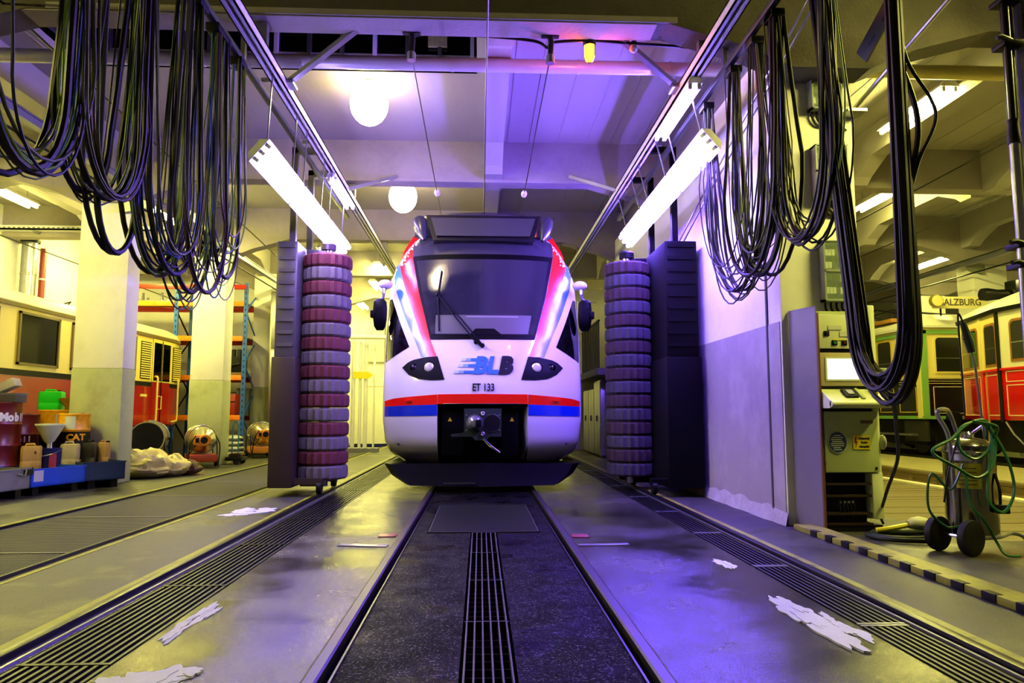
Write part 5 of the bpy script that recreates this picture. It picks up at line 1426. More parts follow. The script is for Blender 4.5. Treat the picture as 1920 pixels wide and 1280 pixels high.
for k in range(6): MB().box(-.42, .42, -.62 + k * .21, -.46 + k * .21, .16, .188).build('board', wood_m, pt)
for x in (-.36, 0, .36): MB().box(x - .05, x + .05, -.62, .6, 0, .16).build('runner', wood_m, pt)
# boxes on the red drum
t = thing('cardboard_box', 'pale open carton leaning on top of the red drum', 'box', (-6.95, 10.75, 1.42))
m = MB().box(-.20, .20, -.09, .09, 0, .12, .004); m.xf(Matrix.Rotation(R(-24), 4, 'Y')); m.shift(.05, 0, 0.0); m.build('carton', mat('carton_pale', (0.62, 0.6, 0.5), 0.7, var=0.15), t)
m = MB().box(-.24, -.205, -.09, .09, 0, .12); m.xf(Matrix.Rotation(R(-24), 4, 'Y')); m.shift(.03, 0, 0); m.build('flap', black_m, t)
t = thing('metal_box', 'flat dark grey metal box lying on the red drum', 'box', (-6.86, 10.75, 1.26))
MB().box(-.19, .19, -.13, .13, 0, .13, .006).build('box_body', mat('box_grey', (0.25, 0.25, 0.24), 0.45), t); MB().box(-.195, .195, -.135, .135, .1, .135, .004).build('box_lid', mat('box_lid_grey', (0.33, 0.33, 0.31), 0.45), t)
# jerrycans
def jerrycan(label, x, y, z, w, d, h, m, rz, group='jerrycans in the drip trays'):
    t = thing('jerrycan', label, 'jerrycan', (x, y, z), rz, group)
    def ring(z, k, e=0):
        a, b, c = w / 2 * k, d / 2 * k, .03
        return [(-a + c, -b, z), (a - c, -b, z), (a, -b + c, z), (a, b - c, z), (a - c, b, z), (-a + c, b, z), (-a, b - c, z), (-a, -b + c, z)]
    b = MB().loft([ring(0, .94), ring(.02, 1), ring(h * .3, 1.0), ring(h * .32, .975), ring(h * .36, .975), ring(h * .38, 1), ring(h * .82, 1), ring(h * .9, .96), ring(h * .93, .82)])
    b.build('can_body', m, t)
    MB().tube([(-w * .28, 0, h * .9), (-w * .25, 0, h * 1.0), (w * .12, 0, h * 1.0), (w * .16, 0, h * .92)], .016, 8).build('can_handle', m, t)
    MB().lathe([(.028, h * .92), (.028, h * .99), (0, h * .995)], (w * .32, 0, 0), 12).build('can_cap', black_m, t)
    return t
j_d = mat('can_dirty_white', (0.70, 0.66, 0.42), 0.5, var=0.15, scale=6, dirt=(0.25, 0.22, 0.1), dscale=4, damt=0.8)
j_b = mat('can_oily_black', (0.12, 0.11, 0.07), 0.4, var=0.4, scale=6, dirt=(0.45, 0.42, 0.25), dscale=6, damt=0.5)
j_y = mat('can_yellowed', (0.72, 0.58, 0.26), 0.5, var=0.2, scale=5, dirt=(0.3, 0.22, 0.1), dscale=5, damt=0.6)
jerrycan('yellowed jerrycan with dark lettering next to the red drum', -6.52, 10.82, .30, .26, .22, .36, j_y, R(30))
jy = bpy.data.objects['jerrycan']
text('letter', 'E', black_m, jy, (.05, -.112, .24), .05, bold=.002)
t = thing('oil_bucket', 'dark blue oil bucket holding the white funnel', 'bucket', (-6.33, 10.98, .24))
MB().lathe([(0, .01), (.115, .01), (.12, 0), (.135, .34), (.142, .345), (.142, .36), (.13, .36), (.115, .03), (0, .03)], n=28).build('bucket_body', mat('bucket_blue', (0.05, 0.07, 0.32), 0.3), t)
MB().tube(cr([(.14, 0, .33), (.09, -.12, .28), (-.05, -.155, .25), (-.13, -.05, .33)], 5), .005, 5).build('bail_handle', galv, t)
MB().prism([(math.cos(R(a)) * .134, math.sin(R(a)) * .134) for a in range(-70, -29, 8)] + [(math.cos(R(a)) * .129, math.sin(R(a)) * .129) for a in range(-30, -71, -8)], .08, .28, 'xy').build('bucket_label', mat('label_red_white', (0.6, 0.15, 0.2), 0.4, var=0.6, scale=14), t)
f = thing('funnel', 'large translucent white funnel stuck in the blue bucket', 'funnel', (-6.38, 11.0, .50))
fw = mat('funnel_white', (0.82, 0.86, 0.68), 0.35)
MB().lathe([(.02, 0), (.03, .16), (.07, .2), (.185, .42), (.195, .425), (.195, .45), (.18, .45), (.172, .42), (.06, .205), (.022, .165), (.014, 0)], n=28).build('cone', fw, f)
MB().tube([(.04, -.02, .17), (.06, -.05, .05), (.07, -.06, -.1)], .01, 6).build('funnel_tube', galv, f)
jerrycan('dirty white jerrycan in the blue tray beside the bucket', -6.14, 11.12, .30, .24, .2, .38, j_d, R(20))
jerrycan('oil-blackened jerrycan in the row before the pillar', -6.05, 11.42, .30, .23, .2, .39, j_b, R(12))
jerrycan('narrow yellowed jerrycan closest to the first left pillar', -5.90, 11.62, .30, .16, .15, .38, j_y, R(8))
jerrycan('tall grubby jerrycan under the black-rimmed funnel', -6.62, 11.45, 0, .22, .2, .56, j_b, R(15))
f = thing('funnel', 'black-rimmed grubby funnel behind the dirty white jerrycan', 'funnel', (-6.62, 11.45, .52))
MB().lathe([(.02, 0), (.03, .08), (.15, .22), (.155, .25), (.14, .25), (.02, .1), (.012, 0)], n=24).build('cone', mat('funnel_grubby', (0.35, 0.36, 0.16), 0.4, var=0.4, scale=8), f)
MB().tube([(.152 * math.cos(q * PI / 12), .152 * math.sin(q * PI / 12), .245) for q in range(24)], .012, 6, closed=True).build('funnel_rim', black_m, f)
g = jerrycan('bright green jerrycan standing on the yellow drum', -7.0, 12.07, 1.16, .34, .22, .32, mat('can_green', (0.05, 0.80, 0.16), 0.35), R(8), None)
f = thing('funnel', 'brown plastic funnel standing on the yellow drum', 'funnel', (-6.72, 12.07, 1.16))
MB().lathe([(.04, 0), (.05, .02), (.06, .04), (.15, .17), (.155, .19), (.14, .185), (.05, .05), (.03, 0)], n=24).build('cone', mat('funnel_brown', (0.55, 0.42, 0.12), 0.35), f)
MB().tube([(.15, 0, .18), (.175, 0, .15), (.17, 0, .1)], .009, 6).build('funnel_grip', black_m, f)
# crumpled tarpaulin bundle with rusty chain
def blob(name, m, parent, cx, cy, sx, sy, sz, seed, n=20):
    from mathutils import noise
    mb = MB().ball((0, 0, 0), 1.0, n)
    out = []
    for (x, y, z) in mb.v:
        v = Vector((x, y, z))
        k = 1 + .28 * noise.noise(v * 1.7 + Vector((seed, 0, 0))) + .16 * abs(noise.noise(v * 4.1 + Vector((0, seed, 0)))) + .06 * noise.noise(v * 9)
        out.append((cx + x * sx * k, cy + y * sy * k, max(0.0, (z * .5 + .45) * sz * k)))
    mb.v = out
    return mb.build(name, m, parent, ang=0.5)
t = thing('tarpaulin_bundle', 'crumpled pale yellow tarpaulin bundle beside the first left pillar', 'tarpaulin', (-5.70, 13.0, 0))
blob('tarpaulin', mat('tarpaulin_pale', (0.80, 0.76, 0.42), 0.5, var=0.1, scale=3), t, -.12, -.15, .42, .38, .46, 3.1)
blob('tarpaulin_fold', mat('tarpaulin_fold', (0.74, 0.70, 0.38), 0.5), t, .18, .2, .32, .3, .36, 8.2)
t = thing('rusty_netting', 'rust-brown rope netting heap beside the tarpaulin bundle', 'rope', (-5.35, 13.45, 0))
blob('netting', mat('netting_rust', (0.25, 0.13, 0.05), 0.8, var=0.5, scale=12, bump=1, bscale=50), t, 0, 0, .24, .28, .26, 5.5, 16)
MB().prism([(.05, -.1), (.34, -.05), (.3, .06), (.08, .1)], 0, .012, 'xy').build('loose_end', mat('netting_orange', (0.5, 0.28, 0.08), 0.7), t)

# ------------------------------------------------------------------ hot-air heaters
ht_steel = mat('heater_steel', (0.70, 0.68, 0.56), 0.2, 0.7)
ht_yel = mat('heater_yellow', (0.82, 0.52, 0.06), 0.4, var=0.15, scale=6)
ht_red = mat('heater_orange', (0.66, 0.26, 0.06), 0.4, var=0.2, scale=6)
def heater(label, loc, rz, tank_m, sc=1.0):
    t = thing('heater', label, 'heater', loc, rz, 'mobile hot-air heaters')
    t.scale = (sc, sc, sc)
    MB().lathe([(.12, -.42), (.16, -.36), (.22, -.26), (.285, -.16), (.30, -.1), (.30, .4), (.31, .41), (.31, .44), (.29, .44), (.28, .1), (0.0, .08)], (0, 0, .62), 32, 'y').build('drum_body', ht_steel, t)
    MB().lathe([(.285, .434), (.278, .06), (0, .06)], (0, 0, .62), 32, 'y').build('outlet', black_m, t)
    MB().tube([(.305 * math.cos(q * PI / 16), -.12, .62 + .305 * math.sin(q * PI / 16)) for q in range(32)], .012, 6, closed=True).build('band_clamp', galv, t)
    b = MB().lathe([(0, -.60), (.11, -.60), (.13, -.58), (.135, -.44), (.12, -.40)], (0, 0, .62), 24, 'y')
    b.box(-.22, .0, -.58, -.42, .51, .73, .03)
    bo = b.build('burner', ht_yel, t)
    MB().lathe([(0, -.615), (.07, -.615), (.075, -.6)], (-.02, 0, .62), 20, 'y').build('burner_grille', black_m, bo)
    MB().box(-.19, -.12, -.595, -.58, .57, .67, .006).build('control_plate', black_m, bo)
    MB().box(-.30, .30, -.36, .36, .13, .30, .03).build('fuel_tank', tank_m, t)
    fr = MB()
    for s in (-1, 1):
        fr.tube(cr([(s * .31, -.45, .03), (s * .31, -.42, .10), (s * .31, .0, .12), (s * .31, .34, .12), (s * .31, .42, .3), (s * .30, .42, .62)], 5), .014, 7)
        fr.tube([(s * .31, -.3, .12), (s * .31, -.1, .62)], .014, 7)
        fr.tube(cr([(s * .31, -.42, .08), (s * .30, -.62, .5), (s * .2, -.66, .72)], 5), .013, 7)
    fr.tube([(-.31, -.1, .62), (-.22, -.1, .45), (.22, -.1, .45), (.31, -.1, .62)], .013, 7)
    fr.tube([(-.31, .42, .62), (.31, .42, .62)], .013, 7)
    fr.build('tube_frame', black_m, t)
    for s in (-1, 1):
        w = MB().lathe([(.03, -.025), (.09, -.03), (.1, -.015), (.1, .015), (.09, .03), (.03, .025)], (s * .35, .2, .1), 20, 'x').build('wheel', rubber, t)
        MB().lathe([(0, -.026), (.035, -.028), (.035, .028), (0, .026)], (s * .35, .2, .1), 12, 'x').build('hub', ht_yel, w)
    MB().tube(cr([(-.15, -.5, .52), (-.25, -.55, .4), (-.3, -.4, .3)], 5), .012, 6).build('fuel_hose', black_m, t)
    MB().box(-.06, .06, -.08, .0, .915, .95, .008).build('lift_lug', galv, t)
    return t
heater('hot-air heater showing its black outlet, beside the tarpaulin bundle', (-6.45, 14.45, 0), R(195), ht_red, 1.02)
heater('hot-air heater with yellow burner in front of the second left pillar', (-5.78, 15.25, 0), R(28), ht_red, 0.92)
heater('hot-air heater with yellow burner beside the pallet rack', (-5.55, 18.6, 0), R(28), ht_yel, 0.95)
t = thing('hand_truck', 'small dark hand truck with tools at the foot of the second left pillar', 'cart', (-5.4, 16.2, 0))
MB().box(-.15, .2, -.2, .2, .08, .16, .01).build('platform', black_m, t)
MB().tube(cr([(-.1, .1, .1), (-.1, .12, .8), (-.04, .12, .92), (.02, .12, .8), (.02, .12, .2)], 5), .015, 7).build('handle', mat('handle_blue', (0.2, 0.4, 0.5), 0.4), t)
MB().box(-.08, .15, -.12, .12, .16, .24, .02).build('tool_bag', rk, t)
for s in (-1, 1): MB().lathe([(0, -.02), (.07, -.02), (.07, .02), (0, .02)], (.1, s * .2, .07), 14, 'y').build('wheel', rubber, t)

# ------------------------------------------------------------------ pallet rack at the back of the left hall
rk_blue = mat('rack_blue', (0.14, 0.36, 0.75), 0.4)
rk_or = mat('rack_orange', (0.95, 0.52, 0.05), 0.4)
rk_red = mat('rack_red', (0.70, 0.13, 0.05), 0.4)
t = thing('pallet_rack', 'blue and orange pallet rack at the back of the left hall', 'rack', (-8.0, 19.5, 0))
W = dict(world=True)
for x in (-6.25, -8.05, -9.85):
    for y in (19.2, 20.2):
        m = MB(); m.box(x - .05, x + .05, y - .03, y + .03, 0, 4.55); p = m.build('upright', rk_blue, t, **W)
        if y < 20:
            h = MB()
            for k in range(28): h.box(x - .012, x + .012, y - .034, y - .028, .2 + k * .15, .26 + k * .15)
            o = h.build('slot_holes', black_m, p, **W)
        MB().box(x - .08, x + .08, y - .07, y + .07, 0, .015).build('foot_plate', rk_blue, t, **W)
    zz = [.3, 1.0, 1.7, 2.4, 3.1, 3.8, 4.4]
    for k, (a, b) in enumerate(zip(zz, zz[1:])):
        y0, y1 = (19.2, 20.2) if k % 2 else (20.2, 19.2)
        MB().beam((x, y0, a), (x, y1, b), .03, .03).build('diagonal', rk_blue if x > -7 else black_m, t, **W)
for z in (.93, 1.97, 3.0, 3.92):
    for xa, xb in ((-8.0, -6.3), (-9.8, -8.1)):
        MB().box(xa, xb, 19.15, 19.2, z, z + .13, .005).build('load_beam', rk_or, t, **W)
        MB().box(xa, xb, 20.2, 20.25, z - .02, z + .11, .005).build('load_beam', rk_red, t, **W)
        MB().box(xa, xb, 19.25, 20.15, z + .10, z + .13).build('shelf_board', mat('shelf_wood', (0.45, 0.36, 0.2), 0.7, var=0.2), t, **W)
for xa, xb in ((-9.8, -6.25),):
    MB().box(xa, xb, 19.15, 19.22, 4.38, 4.50, .005).build('top_beam', rk_red, t, **W)
# goods on the rack
t = thing('machine_block', 'black engine block standing on the second rack shelf', 'machine', (-6.7, 19.6, 2.10))
MB().box(-.32, .32, -.3, .3, .08, .5, .02).build('block', black_m, t); MB().box(-.36, .36, -.34, .34, 0, .08).build('pallet_board', mat('shelf_wood', (0.45, 0.36, 0.2)), t)
for k in range(4): MB().lathe([(.06, .5), (.06, .68), (.04, .7), (0, .7)], (-.22 + .15 * k, -.1, 0), 10).build('cylinder', steel_dk, t)
MB().tube([(-.3, -.3, .3), (-.1, -.36, .35), (.1, -.36, .25), (.3, -.3, .3)], .04, 8).build('manifold', steel_dk, t)
for k, (x, w, h, c) in enumerate(((-6.9, .2, .26, (0.55, 0.12, 0.06)), (-6.6, .26, .55, (0.6, 0.14, 0.05)))):
    t = thing('tool_case', ['small red tool case on the lowest rack shelf', 'tall orange-red tool case on the lowest rack shelf'][k], 'case', (x, 19.5, 1.06))
    MB().box(-w / 2, w / 2, -.2, .2, 0, h, .02).build('case_body', mat('case_red_%d' % k, c, 0.4), t)
    MB().tube([(-w * .25, 0, h), (-w * .25, 0, h + .05), (w * .25, 0, h + .05), (w * .25, 0, h)], .012, 6).build('handle', black_m, t)
    MB().box(-w / 2 - .002, w / 2 + .002, -.203, -.199, h * .6, h * .66).build('seam', black_m, t)
t = thing('grey_bin', 'grey plastic bin at the right end of the lowest rack shelf', 'bin', (-6.42, 19.95, 1.06))
MB().loft([[(-.12, -.14, 0), (.12, -.14, 0), (.12, .14, 0), (-.12, .14, 0)], [(-.15, -.17, .7), (.15, -.17, .7), (.15, .17, .7), (-.15, .17, .7)]]).build('bin_body', mat('bin_grey', (0.3, 0.35, 0.33), 0.5), t)
MB().box(-.17, .17, -.19, .19, .66, .72, .01).build('rim', mat('bin_rim', (0.25, 0.3, 0.28), 0.5), t)
for k, (x, h) in enumerate(((-9.2, .2), (-9.05, .25), (-8.92, .12), (-8.55, .26), (-8.38, .12))):
    t = thing('spare_part', ['upright grey casting on the top shelf, leftmost of five', 'tall grey casting on the top shelf, second from left', 'low grey casting on the top shelf, third from left', 'tall grey casting on the top shelf, fourth from left', 'small grey casting on the top shelf, rightmost of five'][k], 'casting', (x, 19.45, 4.06), 0, 'castings on the top rack shelf')
    MB().box(-.07, .07, -.08, .08, 0, .04, .006).build('foot', galv, t); MB().lathe([(.045, .04), (.03, h * .8), (.035, h), (0, h)], n=10).build('stem', galv, t)
t = thing('sack_pile', 'pale plastic-wrapped sacks on the floor under the rack', 'sacks', (-6.0, 18.0 + .9, 0))
for k in range(4):
    m = MB().ball((-.45, 0.2, .08 + .13 * k), 1.0, 8, (.34 - .02 * k, .28, .08)); m.build('sack', mat('sack_pale', (0.75, 0.78, 0.72), 0.3, var=0.2, scale=6), t)
# steel roller door leaf and post right of the rack
t = thing('steel_cabinet', 'tall stainless steel cabinet beyond the pallet rack', 'cabinet', (-5.28, 19.85, 0))
MB().box(-.34, .34, -.6, .1, .08, 4.35, .01).build('cabinet_body', mat('steel_brushed', (0.55, 0.54, 0.5), 0.3, 0.9, var=0.15, scale=2, stretch=(10, 10, .4)), t)
MB().box(-.30, .22, -.615, -.6, .15, 2.75, .006).build('lower_door', galv, t); MB().box(-.30, .22, -.615, -.6, 2.8, 4.3, .006).build('upper_door', galv, t)
MB().box(.26, .34, -.66, -.6, 0.0, 3.6, .006).build('door_post', white_steel, t); MB().box(-.34, .34, -.6, .1, 0, .08).build('plinth', black_m, t)
# duct and red pipe on the left wall
t = thing('air_duct', 'round grey air duct rising on the left hall wall', 'duct', (-10.25, 16.5, 0))
MB().cyl((0, 0, 0), (0, 0, 4.95), .16, n=20).build('duct_pipe', galv, t); MB().lathe([(.2, 4.95), (.2, 5.02), (0, 5.02)], n=20).build('duct_flange', black_m, t)
for z in (1.2, 2.2, 3.2, 4.2): MB().lathe([(.163, z), (.17, z + .01), (.17, z + .04), (.163, z + .05)], n=20).build('duct_seam', galv, t)
t = thing('standpipe', 'red pipe beside the air duct on the left hall wall', 'pipe', (-10.3, 17.1, 0))
MB().cyl((0, 0, 0), (0, 0, 4.95), .07, n=14).build('pipe_run', mat('pipe_red', (0.5, 0.12, 0.06), 0.4), t)
for z in (1.4, 3.4, 4.2): MB().lathe([(.072, z), (.08, z), (.08, z + .04), (.072, z + .04)], n=14).build('pipe_clip', white_steel, t)
# perforated cable tray on the second left beam
t = thing('cable_tray', 'perforated pale cable tray along the second left beam', 'tray', (-8.5, 15.89, 5.0))
MB().box(-2.0, 2.2, -.2, 0, 0.05, .09).build('tray_floor', white_steel, t)
MB().box(-2.0, 2.2, -.2, -.19, .05, .15).build('tray_side', white_steel, t)
h = MB()
for k in range(40): h.box(-1.95 + k * .104, -1.9 + k * .104, -.204, -.2, .085, .115)
h.build('tray_holes', mat('hole_grey', (0.4, 0.4, 0.36), 0.6), t)['kind'] = 'stuff'
for x in (-1.2, .2): MB().box(x - .03, x + .03, -.18, .0, 0.0, .05).build('tray_bracket', galv, t)
# ------------------------------------------------------------------ trams of the right hall
tram_red = mat('tram_red', (0.84, 0.04, 0.05), 0.2, coat=0.5)
tram_wht = mat('tram_white', (0.86, 0.85, 0.74), 0.3, coat=0.3)
tram_crm = mat('tram_cream', (0.88, 0.82, 0.50), 0.3, coat=0.3)
tram_grn = mat('tram_dark_green', (0.03, 0.05, 0.04), 0.25, coat=0.5)
tram_lgrn = mat('tram_green_trim', (0.45, 0.66, 0.32), 0.3)
tram_line = mat('tram_lining', (0.88, 0.80, 0.62), 0.4)
tram_roof = mat('tram_roof', (0.86, 0.86, 0.80), 0.4, var=0.06)
tram_gl = mat('tram_glass', (0.05, 0.055, 0.045), 0.06, coat=0.6)
W = dict(world=True)
def offs(poly, d):
    """inset of a convex clockwise or counter-clockwise plan by d"""
    n = len(poly)
    A = sum(poly[i][0] * poly[(i + 1) % n][1] - poly[(i + 1) % n][0] * poly[i][1] for i in range(n))
    s = 1 if A > 0 else -1
    out = []
    for i in range(n):
        p0, p1, p2 = Vector(poly[i - 1]), Vector(poly[i]), Vector(poly[(i + 1) % n])
        d1, d2 = (p1 - p0).normalized(), (p2 - p1).normalized()
        n1, n2 = Vector((-d1.y, d1.x)) * s, Vector((-d2.y, d2.x)) * s
        b = (n1 + n2); k = d / max(0.3, b.length_squared / 2)
        q = p1 + b * k
        out.append((q.x, q.y))
    return out
def levels(poly, lst):
    return MB().loft([[(x, y, z) for x, y in offs(poly, d)] for d, z in lst])
class Face:
    """a vertical wall of a tram between two plan points: u along it, outward normal n"""
    def __init__(s, a, b):
        s.a, s.b = Vector(a), Vector(b); s.d = (s.b - s.a).normalized(); s.L = (s.b - s.a).length
        s.n = Vector((s.d.y, -s.d.x))
    def slab(s, u0, u1, z0, z1, d0, d1):
        vs = []
        for dd in (d0, d1):
            for (u, z) in ((u0, z0), (u1, z0), (u1, z1), (u0, z1)):
                p = s.a + s.d * u + s.n * dd
                vs.append((p.x, p.y, z))
        return MB().add(vs, [(3, 2, 1, 0), (4, 5, 6, 7), (0, 1, 5, 4), (1, 2, 6, 5), (2, 3, 7, 6), (3, 0, 4, 7)])
    def arch(s, u0, u1, z0, z1, d0, d1, r=.1):
        pts = [(u0, z0), (u1, z0), (u1, z1 - r)]
        for k in range(1, 5): pts.append((u1 - r + r * math.cos(PI / 2 * k / 5), z1 - r + r * math.sin(PI / 2 * k / 5)))
        pts.append((u1 - r, z1)); pts.append((u0 + r, z1))
        for k in range(1, 5): pts.append((u0 + r - r * math.sin(PI / 2 * k / 5), z1 - r + r * math.cos(PI / 2 * k / 5)))
        pts.append((u0, z1 - r))
        n = len(pts); vs = []
        for dd in (d0, d1):
            for (u, z) in pts:
                p = s.a + s.d * u + s.n * dd
                vs.append((p.x, p.y, z))
        return MB().add(vs, [tuple(range(n)), tuple(range(2 * n - 1, n - 1, -1))] + [(i, i + n, (i + 1) % n + n, (i + 1) % n) for i in range(n)])
def lining(f, u0, u1, z0, z1, w=.014, d=.008):
    m = MB()
    for (a, b, c, e) in ((u0, u1, z0, z0 + w), (u0, u1, z1 - w, z1), (u0, u0 + w, z0, z1), (u1 - w, u1, z0, z1)):
        q = f.slab(a, b, c, e, -.004, d); m.add(q.v, q.f)
    return m
def window(f, u0, u1, z0, z1, t, frame_m, mid=True):
    o = f.arch(u0, u1, z0, z1, -.03, .014, .1).build('window', frame_m, t, **W)
    f.arch(u0 + .045, u1 - .045, z0 + .045, z1 - .045, -.02, .018, .08).build('pane', tram_gl, o, **W)
    if mid: f.slab(u0 + .045, u1 - .045, z0 + .32, z0 + .34, .016, .026).build('guard_bar', chrome, o, **W)
    return o
# red tram: outward walls listed so that normals face the viewer
t = thing('red_tram', 'vintage red and white tram at the right edge of the right hall', 'tram', (10.3, 11.0, 0))
P1 = [(9.2, 7.6), (11.35, 7.6), (11.35, 12.4), (11.0, 14.3), (10.1, 14.6), (9.80, 14.3), (9.2, 12.4)]
levels(P1, [(.15, .42), (.15, .98)]).build('underframe', black_m, t, **W)
levels(P1, [(.012, .98), (0, 1.0), (0, 1.88)]).build('lower_body', tram_red, t, **W)
levels(P1, [(0, 1.88), (0, 2.90)]).build('upper_body', tram_wht, t, **W)
levels(P1, [(-.03, 1.86), (-.03, 1.90)]).build('waist_rail', tram_red, t, **W)
levels(P1, [(-.05, 2.90), (-.06, 2.97)]).build('gutter', black_m, t, **W)
levels(P1, [(-.05, 2.97), (.12, 3.12), (.4, 3.27), (.75, 3.36)]).build('roof', tram_roof, t, **W)
F1 = Face((9.2, 12.4), (9.2, 7.6)); F2 = Face((9.80, 14.3), (9.2, 12.4)); F3 = Face((10.1, 14.6), (9.80, 14.3))
F2.slab(0.0, F2.L, 1.9, 2.9, .001, .006).build('vestibule_side', tram_crm, t, **W)  # cream skin carries the yellower light on the tapered wall in its colour
MB().cyl((9.19, 12.4, .95), (9.19, 12.4, 2.95), .035, n=10).build('corner_post', black_m, t, **W)
lining(F2, .12, 1.05, 1.06, 1.80).build('panel_lining', tram_line, t, **W)
lining(F2, 1.3, F2.L - .1, 1.06, 1.80).build('panel_lining', tram_line, t, **W)
F2.slab(1.1, 1.22, 1.0, 1.88, .0, .02).build('pilaster', tram_red, t, **W)
F2.slab(1.1, 1.22, 1.9, 2.9, .004, .024).build('pilaster', tram_crm, t, **W)
wf = mat('tram_window_wood', (0.55, 0.36, 0.14), 0.4)
window(F2, .15, 1.02, 1.95, 2.74, t, wf); window(F2, 1.36, F2.L - .08, 1.95, 2.74, t, wf)
for k in range(3):
    u = .14 + k * 1.5
    lining(F1, u, u + 1.3, 1.06, 1.60).build('panel_lining', tram_line, t, **W)
    lining(F1, u, u + 1.3, 1.65, 1.84).build('panel_lining', tram_line, t, **W)
    window(F1, u + .15, u + 1.2, 2.0, 2.74, t, wf)
MB().tube(cr([(9.52, 13.0, 1.95), (9.40, 13.0, 1.9), (9.40, 13.02, 1.4), (9.38, 13.0, .9), (9.36, 13.0, .55)], 5), .02, 7).build('brake_hose', mat('hose_ochre', (0.62, 0.42, 0.12), 0.4), t, **W)
MB().ball((9.36, 13.0, .52), .06, 6).build('hose_coupling', mat('coupling_red', (0.35, 0.04, 0.04), 0.4), t, **W)
MB().tube([(9.1, 12.2, .95), (9.0, 11.9, .75), (9.0, 11.5, .45)], .018, 6).build('step_bracket', galv, t, **W)
for y in (9.2, 11.4):
    for x in (9.55, 11.0):
        MB().lathe([(0, -.06), (.34, -.06), (.34, .03), (.38, .05), (0, .05)], (x, y, .58), 20, 'x').build('wheel', steel_dk, t, **W)
MB().box(9.3, 9.36, 8.6, 12.0, .40, .70).build('frame_beam', mat('frame_dirty', (0.2, 0.19, 0.14), 0.6, var=0.5, scale=5), t, **W)
# gear on the red tram's roof
bx = MB().box(10.1, 10.6, 12.0, 12.5, 3.36, 3.74, .01).build('resistor_box', black_m, t, **W)
text('route_letter', 'S', tram_wht, bx, (10.35 - 10.3 - .1, 11.99 - 11.0, 3.56), .26, bold=.006)
MB().tube(cr([(10.15, 12.2, 3.74), (10.25, 12.2, 3.85), (10.35, 12.2, 3.76), (10.45, 12.2, 3.88), (10.55, 12.2, 3.74)], 5), .014, 6).build('insulator_lead', black_m, bx, **W)
MB().lathe([(0, -.3), (.12, -.3), (.13, -.2), (.10, 0), (.11, .22), (0, .22)], (10.2, 13.7, 3.45), 16, 'x').build('roof_lamp', black_m, t, **W)
MB().box(10.45, 10.75, 13.5, 13.8, 3.3, 3.72, .01).build('relay_box', tram_grn, t, **W)
MB().tube(cr([(9.75, 12.2, 3.2), (9.7, 12.2, 3.32), (9.85, 12.2, 3.42), (10.1, 12.2, 3.5)], 5), .014, 6).build('roof_cable', black_m, t, **W)

# green tram behind it, front towards the viewer
t = thing('green_tram', 'vintage cream and dark green tram with destination board behind the red tram', 'tram', (10.4, 16.0, 0))
P2 = [(9.45, 15.1), (11.5, 15.1), (11.5, 23.0), (9.45, 23.0)]
levels(P2, [(.15, .42), (.15, 1.0)]).build('underframe', black_m, t, **W)
levels(P2, [(0, 1.0), (0, 1.86)]).build('lower_body', tram_grn, t, **W)
levels(P2, [(0, 1.86), (0, 2.95)]).build('upper_body', tram_crm, t, **W)
levels(P2, [(-.02, .98), (-.02, 1.05)]).build('bottom_trim', tram_lgrn, t, **W)
levels(P2, [(-.03, 2.82), (-.03, 2.9)]).build('letter_board_trim', tram_lgrn, t, **W)
levels(P2, [(-.08, 2.95), (-.08, 3.0), (.08, 3.14), (.4, 3.28), (.7, 3.34)]).build('roof', tram_roof, t, **W)
G1 = Face((9.45, 15.1), (11.5, 15.1)); G2 = Face((9.45, 23.0), (9.45, 15.1))
for k in range(3):
    G1.slab(.02, 1.95, 1.74 + .05 * k, 1.75 + .05 * k, 0, .012).build('waist_line', tram_line, t, **W)
    G2.slab(4.0, 7.85, 1.74 + .05 * k, 1.75 + .05 * k, 0, .012).build('waist_line', tram_line, t, **W)
window(G1, .30, .95, 1.96, 2.78, t, tram_crm); window(G1, 1.05, 1.8, 1.96, 2.78, t, tram_crm)
G1.slab(.0, .14, 1.0, 2.9, 0, .03).build('corner_trim', tram_lgrn, t, **W)
G2.slab(7.76, 7.9, 1.0, 2.9, 0, .03).build('corner_trim', tram_crm, t, **W)
lining(G1, .25, 1.85, 1.1, 1.68).build('panel_lining', tram_line, t, **W)
for (a, b) in ((7.05, 7.7), (6.25, 6.85)):
    window(G2, a, b, 1.92, 2.80, t, mat('tram_window_frame', (0.75, 0.62, 0.25), 0.35), True)
    lining(G2, a, b, 1.12, 1.68, .02).build('panel_lining', mat('lining_yellow', (0.8, 0.68, 0.25), 0.4), t, **W)
op = G2.slab(5.2, 6.05, 1.05, 2.84, -.02, .012).build('platform_entrance', mat('interior_yellow', (0.90, 0.76, 0.18), 0.5), t, **W)
G2.slab(5.22, 5.27, 1.05, 2.82, .012, .03).build('entrance_post', tram_lgrn, op, **W)
G2.slab(5.98, 6.03, 1.05, 2.82, .012, .03).build('entrance_post', tram_lgrn, op, **W)
G2.slab(5.4, 5.85, 2.0, 2.6, .012, .02).build('inner_panel', mat('interior_panel', (0.80, 0.66, 0.14), 0.5), op, **W)
G2.slab(5.2, 6.05, 1.05, 1.5, .012, .02).build('gate', tram_grn, op, **W)
for (a, b) in ((4.2, 5.0), (3.2, 4.0), (2.2, 3.0)): window(G2, a, b, 1.92, 2.8, t, tram_crm, False)
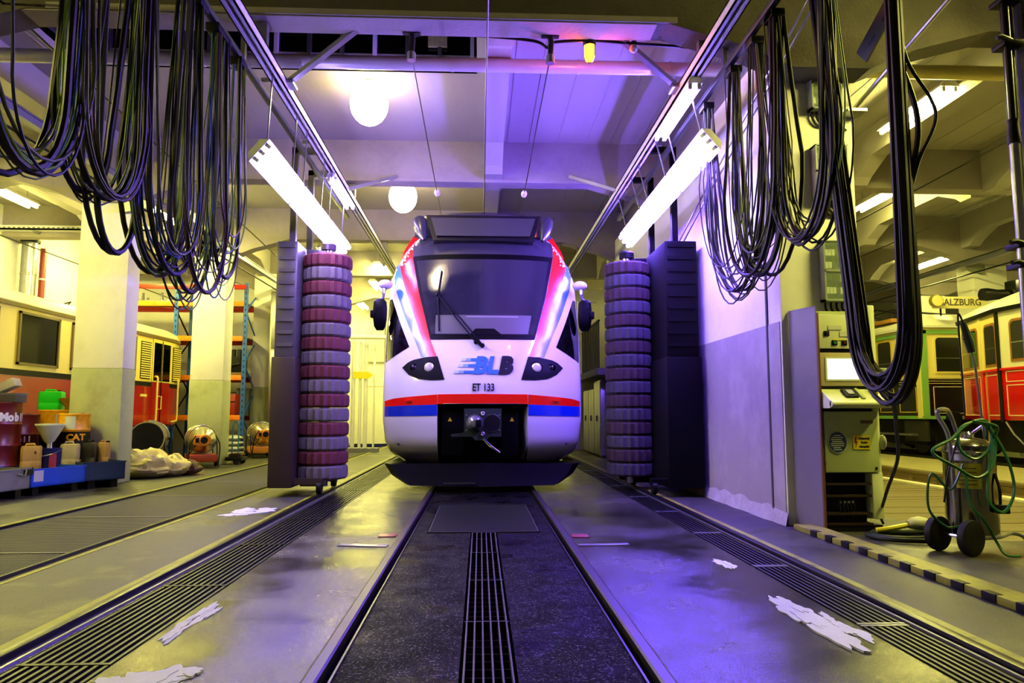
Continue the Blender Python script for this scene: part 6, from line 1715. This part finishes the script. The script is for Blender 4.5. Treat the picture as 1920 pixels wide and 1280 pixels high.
# destination board, headlamp, roof boards, pantograph
sb = MB().box(9.72, 10.95, 14.98, 15.02, 3.36, 3.62, .006).build('destination_board', mat('board_cream', (0.88, 0.84, 0.60), 0.45), t, **W)
text('board_text', 'SALZBURG', mat('board_letters', (0.28, 0.24, 0.12), 0.4), sb, (-.06, 14.974 - 16.0, 3.49), .205, sx=.92, bold=.003)
MB().tube([(9.9, 15.0, 3.2), (9.9, 15.0, 3.36)], .02, 6).build('board_post', black_m, t, **W)
MB().tube([(10.8, 15.0, 3.2), (10.8, 15.0, 3.36)], .02, 6).build('board_post', black_m, t, **W)
hl = MB().lathe([(0, -.08), (.13, -.07), (.14, -.05), (.14, .02), (.08, .1), (0, .12)], (9.72, 14.88, 3.50), 20, 'y').build('headlamp', mat('lamp_brass', (0.55, 0.5, 0.25), 0.3, 0.6), t, **W)
MB().lathe([(0, -.085), (.115, -.078), (.12, -.07)], (9.72, 14.88, 3.50), 20, 'y').build('lamp_glass', mat('lamp_glass_cream', (0.85, 0.8, 0.5), 0.2), hl, **W)
for k in range(3):
    MB().box(9.5 + .12 * k, 9.75 + .12 * k, 16.2 - .0 + .9 * k, 17.0 + .9 * k, 3.22 + .05 * k, 3.30 + .05 * k, .005).build('roof_board', mat('roof_board_wood', (0.7, 0.5, 0.22), 0.6), t, **W)
pn = MB()
pn.tube([(9.7, 15.8, 3.3), (9.7, 20.5, 3.3)], .04, 6); pn.tube([(9.9, 16.0, 3.34), (10.2, 18.0, 3.75), (9.9, 20.0, 3.8)], .025, 6); pn.tube([(11.0, 16.0, 3.34), (10.6, 18.0, 3.75), (11.0, 20.0, 3.8)], .025, 6)
pn.tube(cr([(9.4, 19.9, 3.72), (9.6, 20.0, 3.82), (10.4, 20.0, 3.84), (11.3, 20.0, 3.82), (11.5, 19.9, 3.72)], 5), .025, 6)
pn.build('pantograph', black_m, t, **W)
for y in (15.5, 18.5):
    MB().box(9.5, 9.58, y - .4, y + .4, .5, .95, .01).build('axle_guard', mat('guard_dark', (0.12, 0.12, 0.1), 0.5), t, **W)
    for x in (9.7, 11.2):
        MB().lathe([(0, -.06), (.34, -.06), (.34, .03), (.38, .05), (0, .05)], (x, y, .58), 20, 'x').build('wheel', steel_dk, t, **W)
MB().box(9.35, 9.6, 15.4, 17.2, .62, .66).build('footboard', galv, t, **W)
MB().lathe([(0, -.12), (.13, -.12), (.15, -.08), (.15, .02), (.05, .04), (.05, .3), (0, .3)], (10.0, 14.95, 1.0), 20, 'y').build('buffer', steel_dk, t, **W)
# tracks of the trams on the slab
for x in (9.6, 11.05):
    o = struct('trim_3' if x < 10 else 'trim_4', MB().box(x - .04, x + .04, 4.0, 24, 0.0, .195, .006), rail_m)
